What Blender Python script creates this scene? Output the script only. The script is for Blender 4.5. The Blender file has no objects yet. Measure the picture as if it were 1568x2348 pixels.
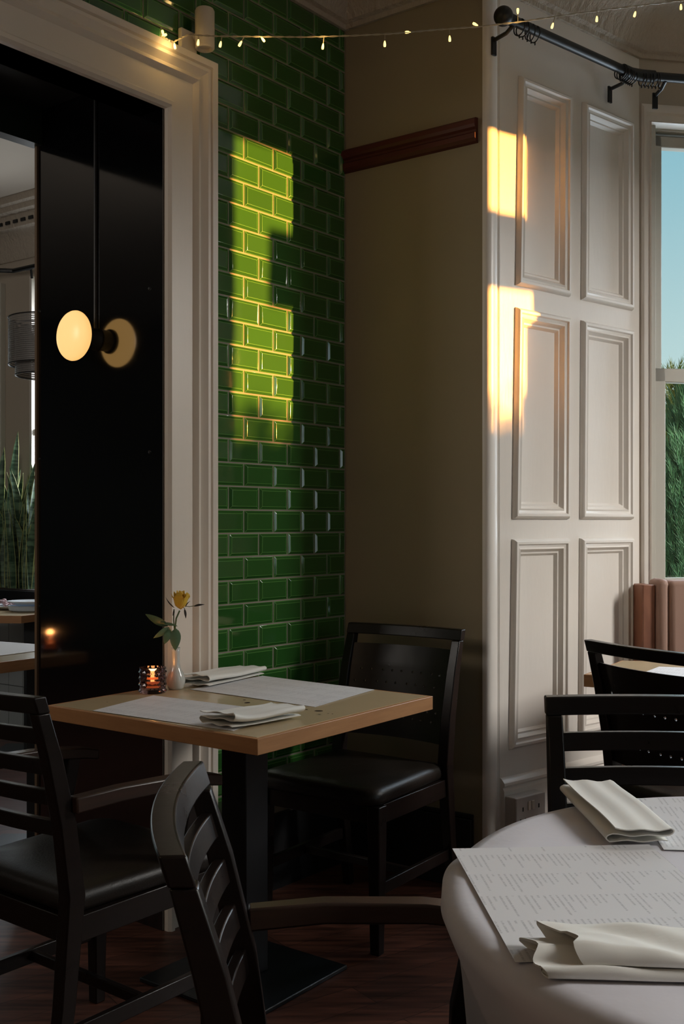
import bpy, bmesh, math, random
from mathutils import Vector, Matrix
PI = math.pi
random.seed(7)
S = bpy.context.scene
COL = S.collection

# ------------------------------------------------------------------ camera
CZ = 1.235
cam_d = bpy.data.cameras.new('camera'); cam = bpy.data.objects.new('camera', cam_d); COL.objects.link(cam)
cam.location = (0, 0, CZ); cam.rotation_euler = (PI/2, 0, 0)
cam_d.sensor_fit = 'VERTICAL'; cam_d.sensor_height = 24.0
cam_d.lens = 2450/2348*24.0
cam_d.shift_y = (1198-1174)/2348
cam_d.clip_start = 0.02
S.camera = cam
S.view_settings.view_transform = 'Standard'; S.view_settings.look = 'None'
S.view_settings.exposure = 0.0; S.view_settings.gamma = 1.0
S.view_settings.use_curve_mapping = False

# ------------------------------------------------------------------ sky
w = bpy.data.worlds.new('evening_sky'); S.world = w; w.use_nodes = True
nt = w.node_tree; nt.nodes.clear()
o_ = nt.nodes.new('ShaderNodeOutputWorld'); bg = nt.nodes.new('ShaderNodeBackground')
tc = nt.nodes.new('ShaderNodeTexCoord'); sx = nt.nodes.new('ShaderNodeSeparateXYZ'); rp = nt.nodes.new('ShaderNodeValToRGB')
nt.links.new(tc.outputs['Generated'], sx.inputs[0]); nt.links.new(sx.outputs['Z'], rp.inputs[0])
nt.links.new(rp.outputs[0], bg.inputs[0]); nt.links.new(bg.outputs[0], o_.inputs[0])
el = rp.color_ramp.elements
el[0].position = 0.0; el[0].color = (.20, .22, .20, 1)
el[1].position = 1.0; el[1].color = (.10, .25, .45, 1)
e = el.new(.03); e.color = (.62, .74, .70, 1)
e = el.new(.13); e.color = (.55, .76, .76, 1)
e = el.new(.36); e.color = (.22, .52, .64, 1)
bg.inputs[1].default_value = 1.0

# ------------------------------------------------------------------ sun, daylight and fill lights
def aim(o, d): o.rotation_euler = Vector(d).to_track_quat('-Z', 'Y').to_euler()
sd = bpy.data.lights.new('sun', 'SUN'); sun = bpy.data.objects.new('sun', sd); COL.objects.link(sun)
sd.energy = 24.0; sd.color = (1.0, .42, .08); sd.angle = math.radians(.55)
TAN_EL = .080
aim(sun, (-.986, .166, -TAN_EL))
def area(name, loc, d, sxx, syy, power, color, spread=180):
    l = bpy.data.lights.new(name, 'AREA'); l.shape = 'RECTANGLE'; l.size = sxx; l.size_y = syy
    l.energy = power; l.color = color; l.spread = math.radians(spread)
    o = bpy.data.objects.new(name, l); COL.objects.link(o); o.location = loc; aim(o, d)
    return o
area('daylight_bay_window', (5.6, 2.6, 3.75), (-1, 0, -.75), 4.4, 1.9, 1400, (1.0, .96, .91))
area('daylight_front_window', (2.1, 4.62, 1.75), (-.25, -1, -.15), 1.0, 1.6, 52, (.72, .86, 1.0))
area('side_fill', (3.10, .75, 1.8), (-1, .12, -.1), 1.1, 1.7, 6.5, (.78, .89, 1.0))  # cool fill added at an unseen side window
area('warm_room_fill', (-2.3, -.5, 2.6), (.45, .9, -.35), 1.2, .8, 5.5, (1.0, .70, .44))  # added warm fill behind the camera, lifts the plain wall
area('daylight_next_room', (-1.60, 6.64, 1.75), (-.585, -.811, -.12), .8, 1.6, 32, (.88, .94, 1.0))
area('next_room_fill', (-3.0, 2.0, 2.3), (.35, 1, -.1), .8, .8, 15, (1, .93, .85))  # added fill, brightens the window wall of the next room
area('daylight_next_room_far', (-3.2, 7.80, 1.75), (-.3, -.811, -.12), .9, 1.6, 8, (.88, .94, 1.0))

# ------------------------------------------------------------------ helpers
F_, CX_, HY_ = 2450.0, 784.0, 1198.0
def gz(px, py, z):                       # point on a horizontal plane at height z
    Y = (CZ - z)*F_/(py - HY_); return Vector(((px - CX_)/F_*Y, Y, z))
def gy(px, py, Y): return Vector(((px - CX_)/F_*Y, Y, CZ + (HY_ - py)/F_*Y))

class MB:
    def __init__(s): s.v = []; s.f = []
    def add(s, vs, fs, tf=None):
        b = len(s.v)
        for p in vs:
            p = Vector(p)
            if tf is not None: p = tf @ p if isinstance(tf, Matrix) else tf(p)
            s.v.append(tuple(p))
        s.f += [tuple(b + i for i in f) for f in fs]
        return s
    def box(s, x0, x1, y0, y1, z0, z1, tf=None):
        vs = [(x, y, z) for z in (z0, z1) for y in (y0, y1) for x in (x0, x1)]
        return s.add(vs, [(0,2,3,1),(4,5,7,6),(0,1,5,4),(2,6,7,3),(0,4,6,2),(1,3,7,5)], tf)
    def loft(s, rings, closed=True, caps=True, tf=None):
        n = len(rings[0]); vs = [p for r in rings for p in r]; fs = []
        for i in range(len(rings)-1):
            for j in range(n if closed else n-1):
                k = (j+1) % n
                fs.append((i*n+j, i*n+k, (i+1)*n+k, (i+1)*n+j))
        if caps and closed:
            fs.append(tuple(range(n))[::-1]); fs.append(tuple((len(rings)-1)*n + i for i in range(n)))
        return s.add(vs, fs, tf)
    def tube(s, pts, r, n=8, tf=None, caps=True):
        pts = [Vector(p) for p in pts]; rings = []
        rr = r if isinstance(r, (list, tuple)) else [r]*len(pts)
        up = None
        for i, p in enumerate(pts):
            t = (pts[min(i+1, len(pts)-1)] - pts[max(i-1, 0)]).normalized()
            if up is None:
                up = Vector((0,0,1)) if abs(t.z) < .9 else Vector((1,0,0))
            a = t.cross(up).normalized(); b = a.cross(t).normalized(); up = b
            rings.append([p + a*math.cos(2*PI*k/n)*rr[i] + b*math.sin(2*PI*k/n)*rr[i] for k in range(n)])
        return s.loft(rings, True, caps, tf)
    def lathe(s, prof, n=32, c=(0,0,0), tf=None, caps=False):
        rings = [[(c[0]+r*math.cos(2*PI*k/n), c[1]+r*math.sin(2*PI*k/n), c[2]+z) for k in range(n)] for r, z in prof]
        return s.loft(rings, True, caps, tf)
    def sweep(s, path, prof, closed=False, tf=None):
        """path: xy corners; prof: (offset to the right of travel, z); mitred at corners"""
        P = [Vector((p[0], p[1])) for p in path]; rings = []; n = len(P)
        for i in range(n):
            if closed: a = (P[i]-P[i-1]).normalized(); b = (P[(i+1) % n]-P[i]).normalized()
            else:
                a = (P[i]-P[i-1]).normalized() if i else (P[1]-P[0]).normalized()
                b = (P[i+1]-P[i]).normalized() if i < n-1 else a
            na = Vector((a.y, -a.x)); nb = Vector((b.y, -b.x))
            m = (na+nb)/max(.2, 1+na.dot(nb))
            rings.append([(P[i].x+m.x*o, P[i].y+m.y*o, z) for o, z in prof])
        if closed: rings.append(rings[0])
        return s.loft(rings, True, not closed, tf)
    def build(s, name, mat, parent=None, smooth=False, bevel=0, recalc=True, sub=0, angle=35):
        me = bpy.data.meshes.new(name); me.from_pydata(s.v, [], s.f)
        if recalc:
            b = bmesh.new(); b.from_mesh(me); bmesh.ops.recalc_face_normals(b, faces=b.faces); b.to_mesh(me); b.free()
        me.materials.append(mat)
        o = bpy.data.objects.new(name, me); COL.objects.link(o)
        if parent is not None: o.parent = parent
        if smooth:
            me.polygons.foreach_set('use_smooth', [True]*len(me.polygons))
            if smooth != 'all': me.set_sharp_from_angle(angle=math.radians(angle))
        if bevel:
            m = o.modifiers.new('bevel', 'BEVEL'); m.width = bevel; m.segments = 2; m.limit_method = 'ANGLE'; m.angle_limit = math.radians(40)
            me.polygons.foreach_set('use_smooth', [True]*len(me.polygons)); me.set_sharp_from_angle(angle=math.radians(50))
        if sub:
            m = o.modifiers.new('sub', 'SUBSURF'); m.levels = sub; m.render_levels = sub
        return o

def tag(o, label=None, cat=None, group=None, kind=None):
    if label: o['label'] = label
    if cat: o['category'] = cat
    if group: o['group'] = group
    if kind: o['kind'] = kind
    return o
def struct(o, label=None): o['kind'] = 'structure'; (label and o.__setitem__('label', label)); return o
def empty(name, loc, rz=0, label=None, cat=None, group=None):
    o = bpy.data.objects.new(name, None); COL.objects.link(o); o.location = loc; o.rotation_euler = (0, 0, rz)
    o.empty_display_size = .05
    return tag(o, label, cat, group)
def copy_tree(o, parent=None):
    c = o.copy(); COL.objects.link(c)
    if parent is not None: c.parent = parent
    for ch in [x for x in COL.objects if x.parent == o]: copy_tree(ch, c)
    return c

# ------------------------------------------------------------------ materials
def mat(name, color, rough=.5, metal=0, noise=None, bump=None, spec=.5, coat=0, ior=None, emit=None, estr=0, sheen=0, trans=0, rnoise=0):
    """noise = (scale xyz, second colour, contrast); bump = (scale, strength, distance)"""
    m = bpy.data.materials.new(name); m.use_nodes = True
    t = m.node_tree; p = t.nodes['Principled BSDF']
    p.inputs['Base Color'].default_value = (*color, 1); p.inputs['Roughness'].default_value = rough
    p.inputs['Metallic'].default_value = metal; p.inputs['Specular IOR Level'].default_value = spec
    p.inputs['Coat Weight'].default_value = coat; p.inputs['Coat Roughness'].default_value = .05
    p.inputs['Sheen Weight'].default_value = sheen; p.inputs['Transmission Weight'].default_value = trans
    if ior: p.inputs['IOR'].default_value = ior
    if emit: p.inputs['Emission Color'].default_value = (*emit, 1); p.inputs['Emission Strength'].default_value = estr
    tcn = t.nodes.new('ShaderNodeTexCoord')
    def nz(scale, detail=5, rough_=.6):
        mp = t.nodes.new('ShaderNodeMapping'); n = t.nodes.new('ShaderNodeTexNoise')
        mp.inputs['Scale'].default_value = scale if isinstance(scale, tuple) else (scale,)*3
        n.inputs['Scale'].default_value = 1; n.inputs['Detail'].default_value = detail; n.inputs['Roughness'].default_value = rough_
        t.links.new(tcn.outputs['Object'], mp.inputs[0]); t.links.new(mp.outputs[0], n.inputs[0]); return n
    if noise:
        n = nz(noise[0]); r = t.nodes.new('ShaderNodeValToRGB'); k = noise[2] if len(noise) > 2 else .5
        r.color_ramp.elements[0].position = .5-k/2; r.color_ramp.elements[1].position = .5+k/2
        r.color_ramp.elements[0].color = (*color, 1); r.color_ramp.elements[1].color = (*noise[1], 1)
        t.links.new(n.outputs['Fac'], r.inputs[0]); t.links.new(r.outputs[0], p.inputs['Base Color'])
    if bump:
        n = nz(bump[0], 4); b = t.nodes.new('ShaderNodeBump')
        b.inputs['Strength'].default_value = bump[1]; b.inputs['Distance'].default_value = bump[2]
        t.links.new(n.outputs['Fac'], b.inputs['Height']); t.links.new(b.outputs[0], p.inputs['Normal'])
    if rnoise:
        n = nz(14); mr = t.nodes.new('ShaderNodeMapRange'); mr.inputs[3].default_value = max(0, rough-rnoise); mr.inputs[4].default_value = rough+rnoise
        t.links.new(n.outputs['Fac'], mr.inputs[0]); t.links.new(mr.outputs[0], p.inputs['Roughness'])
    return m

M = {}
M['white_paint'] = mat('white_paint', (.80, .75, .69), .34, noise=((3,3,3), (.75,.70,.64)), bump=((60,60,12), .25, .002))
M['frame_paint'] = mat('frame_paint', (.80, .72, .63), .38, noise=((4,4,4), (.76,.68,.59)), bump=((50,50,10), .15, .002))
M['sash_paint'] = mat('sash_paint', (.50, .48, .42), .4, bump=((50,50,10), .15, .002))
M['plaster'] = mat('plaster', (.34, .28, .19), .8, noise=((1.5,1.5,1.5), (.30,.25,.165)), bump=((160,160,160), .25, .001))
M['cream_plaster'] = mat('cream_plaster', (.50, .43, .35), .8, noise=((2,2,2), (.46,.40,.32)), bump=((120,120,120), .2, .001))
M['cornice'] = mat('cornice', (.50, .43, .35), .8, bump=((38,38,14), .9, .02))
M['ceiling'] = mat('ceiling', (.48, .42, .35), .85)
M['rail_wood'] = mat('rail_wood', (.075, .012, .009), .45, noise=((4,4,60), (.11,.02,.012)))
M['black_panel'] = mat('black_panel', (.0022, .0022, .003), .10, ior=2.35, bump=((6,6,6), .04, .004), rnoise=.03)
M['black_paint'] = mat('black_paint', (.006, .006, .007), .5)
M['green_black_paint'] = mat('green_black_paint', (.012, .022, .014), .35)
M['edge_wood'] = mat('edge_wood', (.13, .085, .05), .5)
M['grout'] = mat('grout', (.25, .215, .17), .8, bump=((300,300,300), .3, .001))
M['chair_wood'] = mat('chair_wood', (.007, .005, .0045), .30, noise=((6,6,60), (.012,.0075,.006)), spec=.32, bump=((40,40,9), .12, .002), rnoise=.08)
M['worn_wood'] = mat('worn_wood', (.03, .02, .015), .34, noise=((8,8,70), (.055,.028,.02)), bump=((40,40,9), .12, .002))
M['leather'] = mat('leather', (.011, .0085, .0065), .36, noise=((5,5,5), (.017,.013,.010)), spec=.3, bump=((220,220,220), .28, .002), rnoise=.08)
M['steel_black'] = mat('steel_black', (.006, .008, .010), .38, bump=((200,200,200), .1, .001))
M['oak_edge'] = mat('oak_edge', (.56, .29, .13), .42, noise=((9,9,90), (.38,.18,.075), .8), bump=((20,20,120), .12, .001))
M['paper'] = mat('paper', (.78, .78, .78), .7)
M['napkin'] = mat('napkin', (.84, .83, .78), .75, sheen=.2, bump=((500,500,500), .12, .0006))
M['tablecloth'] = mat('tablecloth', (.71, .70, .76), .8, sheen=.15, bump=((11,11,7), .3, .006))
M['porcelain'] = mat('porcelain', (.62, .62, .58), .12, coat=.6)
M['plate_white'] = mat('plate_white', (.75, .78, .82), .2)
M['rose'] = mat('rose_petal', (.72, .40, .02), .5, noise=((40,40,40), (.80,.55,.05)), sheen=.2)
M['leaf'] = mat('leaf', (.075, .14, .075), .4, noise=((50,50,50), (.12,.19,.10)))
M['dry_leaf'] = mat('dry_leaf', (.025, .022, .02), .6)
M['stem'] = mat('stem', (.09, .13, .04), .5)
M['candle_wax'] = mat('candle_wax', (.75, .35, .15), .5, emit=(1, .22, .04), estr=.55)
M['flame'] = mat('flame', (1, .5, .2), .5, emit=(1, .36, .09), estr=5)
M['lamp_glass'] = mat('lamp_glass', (.9, .8, .6), .3, emit=(1, .56, .17), estr=.98)
M['bulb'] = mat('fairy_bulb', (1, .8, .4), .3, emit=(1, .68, .20), estr=2.6)
M['cable_clear'] = mat('clear_cable', (.42, .36, .26), .3)
M['white_plastic'] = mat('white_plastic', (.62, .56, .48), .4)
M['socket_plastic'] = mat('socket_plastic', (.46, .42, .39), .4)
M['booth_fabric'] = mat('booth_fabric', (.34, .21, .16), .7, noise=((3,3,3), (.30,.18,.135)), bump=((300,300,300), .2, .001))
M['booth_wood'] = mat('booth_wood', (.13, .045, .025), .5, noise=((14,14,5), (.32,.13,.07), .6))
M['soil'] = mat('soil', (.03, .022, .018), .9, bump=((60,60,60), .6, .02))
M['food'] = mat('seafood', (.25, .10, .08), .5, noise=((50,50,50), (.40,.30,.32)))
M['tub'] = mat('plastic_tub', (.55, .63, .74), .3)
M['mesh_shade_dark'] = mat('mesh_shade_dark', (.10, .10, .10), .6)
M['glass_purple'] = mat('cut_glass', (.42, .30, .34), .04, trans=1.0, ior=1.46)
M['road_green'] = mat('grass', (.05, .10, .03), .9)
M['gap_board'] = mat('board', (.2, .2, .2), .6)
M['metal'] = mat('iron_black', (.006, .006, .006), .42)

# shiny green glazed tile, each one a little different
def tile_mat():
    m = mat('green_glazed_tile', (.05, .22, .015), .09, coat=.5, bump=((7,7,7), .10, .01))
    t = m.node_tree; p = t.nodes['Principled BSDF']
    g = t.nodes.new('ShaderNodeNewGeometry'); r = t.nodes.new('ShaderNodeValToRGB')
    r.color_ramp.elements[0].color = (.022, .086, .017, 1); r.color_ramp.elements[1].color = (.028, .110, .020, 1)
    t.links.new(g.outputs['Random Per Island'], r.inputs[0]); t.links.new(r.outputs[0], p.inputs['Base Color'])
    return m
M['tile'] = tile_mat()
M['tile_edge'] = mat('thin_glaze_edge', (.10, .27, .06), .12, coat=.5)

def glass_mat(name, tint=(1, 1, 1), gloss=.06):
    m = bpy.data.materials.new(name); m.use_nodes = True; t = m.node_tree; t.nodes.clear()
    o = t.nodes.new('ShaderNodeOutputMaterial'); a = t.nodes.new('ShaderNodeBsdfTransparent'); b = t.nodes.new('ShaderNodeBsdfGlossy')
    x = t.nodes.new('ShaderNodeMixShader'); a.inputs[0].default_value = (*tint, 1); b.inputs['Roughness'].default_value = .02
    x.inputs[0].default_value = gloss
    t.links.new(a.outputs[0], x.inputs[1]); t.links.new(b.outputs[0], x.inputs[2]); t.links.new(x.outputs[0], o.inputs[0]); return m
M['window_glass'] = glass_mat('window_glass')

def floor_mat():
    m = mat('wood_plank_floor', (.055, .022, .014), .42, spec=.35)
    t = m.node_tree; p = t.nodes['Principled BSDF']
    tcn = t.nodes.new('ShaderNodeTexCoord'); mp = t.nodes.new('ShaderNodeMapping'); mp.inputs['Rotation'].default_value = (0, 0, math.radians(-35))
    br = t.nodes.new('ShaderNodeTexBrick'); br.inputs['Scale'].default_value = 1; br.inputs['Brick Width'].default_value = 1.1; br.inputs['Row Height'].default_value = .11
    br.inputs['Mortar Size'].default_value = .0012; br.inputs['Color1'].default_value = (.095, .038, .026, 1); br.inputs['Color2'].default_value = (.062, .025, .017, 1); br.inputs['Mortar'].default_value = (.01, .005, .004, 1)
    mp2 = t.nodes.new('ShaderNodeMapping'); mp2.inputs['Rotation'].default_value = (0, 0, math.radians(-35)); mp2.inputs['Scale'].default_value = (5, 60, 5)
    n = t.nodes.new('ShaderNodeTexNoise'); n.inputs['Scale'].default_value = 1; n.inputs['Detail'].default_value = 6
    mx = t.nodes.new('ShaderNodeMix'); mx.data_type = 'RGBA'; mx.blend_type = 'MULTIPLY'; mx.inputs[0].default_value = .9
    r = t.nodes.new('ShaderNodeValToRGB'); r.color_ramp.elements[0].position = .32; r.color_ramp.elements[0].color = (.4,.4,.4,1); r.color_ramp.elements[1].position = .72; r.color_ramp.elements[1].color = (1.9,1.8,1.7,1)
    t.links.new(tcn.outputs['Object'], mp.inputs[0]); t.links.new(mp.outputs[0], br.inputs[0]); t.links.new(tcn.outputs['Object'], mp2.inputs[0])
    t.links.new(mp2.outputs[0], n.inputs[0]); t.links.new(n.outputs['Fac'], r.inputs[0]); t.links.new(br.outputs[0], mx.inputs[6]); t.links.new(r.outputs[0], mx.inputs[7])
    t.links.new(mx.outputs[2], p.inputs['Base Color'])
    return m
M['floor'] = floor_mat()

def top_mat():                            # pale laminate top with a few dark worn spots
    m = mat('pale_laminate', (.60, .47, .29), .26, noise=((3,3,3), (.54,.42,.25)), coat=.2)
    return m
M['laminate'] = top_mat()

def menu_mat():                           # printed sheet: rows of small grey print in blocks
    m = mat('printed_paper', (.74, .74, .76), .7)
    t = m.node_tree; p = t.nodes['Principled BSDF']
    tcn = t.nodes.new('ShaderNodeTexCoord'); sp = t.nodes.new('ShaderNodeSeparateXYZ'); t.links.new(tcn.outputs['Object'], sp.inputs[0])
    def math_(op, a, b=None, c=None):
        n = t.nodes.new('ShaderNodeMath'); n.operation = op
        for i, q in enumerate((a, b, c)):
            if q is None: continue
            if isinstance(q, (int, float)): n.inputs[i].default_value = q
            else: t.links.new(q, n.inputs[i])
        return n.outputs[0]
    rows = math_('FRACT', math_('MULTIPLY', sp.outputs['X'], 125))
    line = math_('LESS_THAN', rows, .34)
    rid = math_('FLOOR', math_('MULTIPLY', sp.outputs['X'], 125))
    bid = math_('FLOOR', math_('MULTIPLY', sp.outputs['Y'], 12))
    cmb = t.nodes.new('ShaderNodeCombineXYZ'); t.links.new(rid, cmb.inputs[0]); t.links.new(bid, cmb.inputs[1])
    wn = t.nodes.new('ShaderNodeTexWhiteNoise'); wn.noise_dimensions = '2D'; t.links.new(cmb.outputs[0], wn.inputs[0])
    yf = math_('FRACT', math_('MULTIPLY', sp.outputs['Y'], 12))
    on = math_('GREATER_THAN', math_('SUBTRACT', yf, .12), math_('MULTIPLY', wn.outputs['Value'], .85))
    # letters: fine broken noise along a row
    mp = t.nodes.new('ShaderNodeMapping'); mp.inputs['Scale'].default_value = (125, 650, 1); t.links.new(tcn.outputs['Object'], mp.inputs[0])
    nn = t.nodes.new('ShaderNodeTexNoise'); nn.inputs['Scale'].default_value = 1; t.links.new(mp.outputs[0], nn.inputs[0])
    let = math_('GREATER_THAN', nn.outputs['Fac'], .46)
    ink = math_('MULTIPLY', math_('MULTIPLY', line, on), math_('MULTIPLY', let, .42))
    mx = t.nodes.new('ShaderNodeMix'); mx.data_type = 'RGBA'; t.links.new(ink, mx.inputs[0])
    mx.inputs[6].default_value = (.74,.74,.76,1); mx.inputs[7].default_value = (.25,.25,.27,1)
    t.links.new(mx.outputs[2], p.inputs['Base Color'])
    return m
M['menu'] = menu_mat()

def snake_mat():
    m = mat('snake_leaf', (.04, .09, .05), .4)
    t = m.node_tree; p = t.nodes['Principled BSDF']
    tcn = t.nodes.new('ShaderNodeTexCoord'); mp = t.nodes.new('ShaderNodeMapping'); mp.inputs['Scale'].default_value = (10, 10, 45)
    n = t.nodes.new('ShaderNodeTexNoise'); n.inputs['Scale'].default_value = 1; r = t.nodes.new('ShaderNodeValToRGB')
    r.color_ramp.elements[0].position = .42; r.color_ramp.elements[0].color = (.025,.06,.032,1); r.color_ramp.elements[1].position = .6; r.color_ramp.elements[1].color = (.11,.19,.11,1)
    t.links.new(tcn.outputs['Object'], mp.inputs[0]); t.links.new(mp.outputs[0], n.inputs[0]); t.links.new(n.outputs['Fac'], r.inputs[0]); t.links.new(r.outputs[0], p.inputs['Base Color'])
    return m
M['snake'] = snake_mat()
M['snake_edge'] = mat('snake_leaf_edge', (.38, .40, .14), .4)
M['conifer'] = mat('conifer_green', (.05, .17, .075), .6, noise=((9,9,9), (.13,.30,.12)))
M['conifer_sun'] = mat('conifer_yellow', (.20, .20, .02), .6, noise=((9,9,9), (.10,.15,.03)))  # sunlit yellow is put into the leaf colour

# ------------------------------------------------------------------ wall frames
D1 = Vector((.6259, .7799, 0)); N1 = Vector((.7799, -.6259, 0)); O1 = Vector((-.268, 3.57, 0))      # tiled wall
C = Vector((.0112, 3.918, 0)); D2 = Vector((.811, -.585, 0)); N2 = Vector((-.585, -.811, 0))        # plain wall
O3 = Vector((.533, 3.62, 0)); D3 = Vector((.760, .650, 0)); N3 = Vector((.650, -.760, 0))           # panelled bay wall
O4 = Vector((1.154, 4.151, 0)); D4 = Vector((.985, .170, 0)); N4 = Vector((.170, -.985, 0))         # window wall
def fr(O, D, N): return lambda p: O + D*p.x + N*p.y + Vector((0, 0, p.z))
W1, W2, W3, W4 = fr(O1, D1, N1), fr(C, D2, N2), fr(O3, D3, N3), fr(O4, D4, N4)
HC = 3.24                                  # ceiling
TC = .446                                  # where the tiled wall meets the plain wall

# floor and ceiling
ip = [(-8, -3), (3.02, -3), (3.02, 4.62), (1.12, 4.28), (.55, 3.8), (-.02, 4.15), (-.5, 4.5), (-.5, 5.95), (-5.6, 9.6), (-8, 9.6)]
struct(MB().loft([[(x, y, z) for x, y in ip] for z in (-.05, 0)]).build('floor', M['floor']))
struct(MB().loft([[(x, y, z) for x, y in ip] for z in (HC, HC+.05)]).build('ceiling', M['ceiling']))

# tiled wall body: pier right of the opening, header, left part
OP = -.425; OPL = -2.35; ZT = 2.487; WT = .622
m = MB(); m.box(OP-.005, TC, -WT, 0, 0, HC, W1); m.box(OPL, OP-.005, -.10, 0, ZT, HC, W1); m.box(OPL, OP-.005, -WT, -.10, 2.64, HC, W1)
m.box(-6.5, OPL, -WT, 0, 0, HC, W1)
struct(m.build('wall_left', M['grout']), 'wall body behind the green tiles')
# tiles (surface pattern of the wall, one mesh)
m = MB(); PH, PW, G, BV, HT = .0765, .1425, .0050, .0095, .0062
for r in range(-14, 27):
    z0 = .970 + r*PH; z1 = z0 + PH
    if z0 < .25 or z1 > HC: continue
    ph = -.0155 + (0 if r % 2 == 0 else PW/2)
    for k in range(-10, 5):
        a = ph + k*PW; b = min(a+PW, TC-.002)
        if a > TC-.03: continue
        if b < OP-.05 and z0 < ZT+.05: continue
        if b > OP-.05 and a < OP and z0 < ZT: a = OP+.005
        if b-a < .03: continue
        g = G/2; x0, x1, y0, y1 = a+g, b-g, z0+g, z1-g
        tx, ty = random.gauss(0, .0006), random.gauss(0, .0005)
        ring = lambda i, h: [(x0+i, h, y0+i), (x1-i, h, y0+i), (x1-i, h, y1-i), (x0+i, h, y1-i)]
        R = ring(0, 0) + ring(0, .0012) + ring(.0012, .0022) + [(p[0], p[1]+tx*(1 if p[0] < (x0+x1)/2 else -1)+ty*(1 if p[2] < (y0+y1)/2 else -1), p[2]) for p in ring(BV, HT)] 
        fs = []
        for q in range(3):
            for j in range(4): fs.append((q*4+j, q*4+(j+1) % 4, q*4+4+(j+1) % 4, q*4+4+j))
        fs.append((12, 13, 14, 15)); m.add(R, fs, W1)
tl = m.build('tiles', M['tile'], bpy.data.objects['wall_left'])
tl.data.materials.append(M['tile_edge'])
tl['label'] = 'green glazed bevelled brick tiles'
mo = tl.modifiers.new('bevel', 'BEVEL'); mo.width = .0018; mo.segments = 2; mo.material = 1; mo.limit_method = 'ANGLE'; mo.angle_limit = math.radians(12)
tl.data.polygons.foreach_set('use_smooth', [True]*len(tl.data.polygons)); tl.data.set_sharp_from_angle(angle=math.radians(8))

# architrave around the opening
prof = [(0, 0), (0, .016), (.008, .026), (.020, .026), (.026, .014), (.030, .012), (.105, .012), (.110, .020), (.118, .028), (.128, .024), (.134, .018), (.142, .024), (.152, .034), (.162, .034), (.166, .026), (.170, .036), (.188, .040), (.192, .034), (.192, 0)]
m = MB()
A = .006                                    # inner edge sits on the opening edge
path = [(OP-A, 0), (OP-A, ZT), (OPL+A, ZT), (OPL+A, 0)]
sgn = []
rings = []
for i, (t, z) in enumerate(path):
    for_ = []
    for o, h in prof:
        if i == 0: for_.append((t+o, h, z))
        elif i == 1: for_.append((t+o, h, z+o))
        elif i == 2: for_.append((t-o, h, z+o))
        else: for_.append((t-o, h, z))
    rings.append(for_)
m.loft(rings, True, True, W1)
struct(m.build('trim_1', M['frame_paint'], smooth=True, angle=25), 'cream moulded architrave around the wide opening')
# lining of the opening: glossy black jamb, soffit, dark green far fascia, wooden edge strip
struct(MB().box(OP-.012, OP-.005, -WT, -.001, 0, 2.64, W1).build('trim_2', M['black_panel']), 'glossy black lining board of the opening')
m = MB().box(OPL, OP-.012, -.11, -.10, ZT, 2.64, W1); m.box(OPL, OP-.012, -WT, -.11, 2.625, 2.64, W1); m.box(OPL, OP-.012, -.11, -.0, ZT, ZT+.004, W1)
struct(m.build('trim_3', M['black_paint']))
struct(MB().box(OPL, OP-.012, -WT-.03, -WT+.02, 2.508, 2.64, W1).build('trim_4', M['green_black_paint']))
struct(MB().box(OP-.020, OP-.002, -WT-.012, -WT, 0, 2.56, W1).build('trim_5', M['edge_wood']), 'thin wooden edge strip of the black lining')
m = MB()
for zz in (.95, 1.45, 1.95, .6):
    for ww in (-.62, -.06): m.lathe([(.0001, .003), (.004, .003), (.006, 0)], 10, (0,0,0), lambda p, zz=zz, ww=ww: W1(Vector((OP-.012-p.z, ww+p.x, zz+p.y))))
m.build('screw_heads', M['black_paint'], bpy.data.objects['trim_2'])
struct(MB().box(OP+.2, TC, 0, .02, 0, .25, W1).build('baseboard_left', M['black_paint']))

# plain wall with picture rail and black baseboard
SL = .5706
m = MB(); m.box(-.05, SL, -.2, 0, 0, HC, W2)
struct(m.build('wall_back', M['plaster']))
rprof = [(0, 0), (.014, .004), (.022, .014), (.022, .030), (.014, .036), (.014, .044), (.022, .050), (.026, .060), (.026, .076), (.018, .082), (0, .085)]
m = MB(); m.loft([[(s, a, 2.512+b) for a, b in rprof] for s in (.0, SL-.020)], True, True, W2)
tag(m.build('picture_rail', M['rail_wood'], smooth=True, angle=20), 'dark red-brown wooden picture rail across the plain olive wall', 'picture rail')
m = MB().box(.02, SL-.035, 0, .022, 0, .235, W2); m.box(.02, SL-.035, 0, .014, .235, .25, W2)
struct(m.build('baseboard_back', M['black_paint'], bevel=.003))

# rounded corner column and panelled bay wall
pts = []
p0 = C + D2*SL; p3 = O3
poly = [W3(Vector((t, n, 0))) for t, n in ((-.072, -.012), (-.070, -.002), (-.066, .004), (-.059, .009), (-.050, .011), (-.036, .0105), (-.024, .008), (-.015, .004), (-.010, -.001), (-.006, -.004), (-.002, -.002), (.003, .0005))] + [O3 + D3*.06 - N3*.15, p0 - N2*.15 + D2*.01]
m = MB(); m.loft([[(p.x, p.y, z) for p in poly] for z in (0, HC)], True, True)
struct(m.build('trim_6', M['white_paint'], smooth=True, angle=30), 'rounded white corner bead between plain and panelled walls')

PWL = .8175
# panel surface with recessed fields
cols_ = [((.098, .384), (.047, .366)), ((.455, .768), (.432, .768))]      # (t at top z 2.775), (t at z .458)
rows_ = [(2.050, 2.775), (1.247, 1.975), (.458, 1.178)]
def tcol(c, side, z):
    k = (z-.458)/(2.775-.458); return cols_[c][1][side]*(1-k) + cols_[c][0][side]*k
mprof = [(0, 0), (.003, .010), (.010, .017), (.018, .017), (.022, .010), (.030, .007), (.036, .010), (.040, .002), (.046, -.006), (.052, -.006), (.056, -.012), (.060, -.018)]
m = MB(); m.box(-.02, PWL, -.25, -.030, 0, HC, W3)
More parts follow.
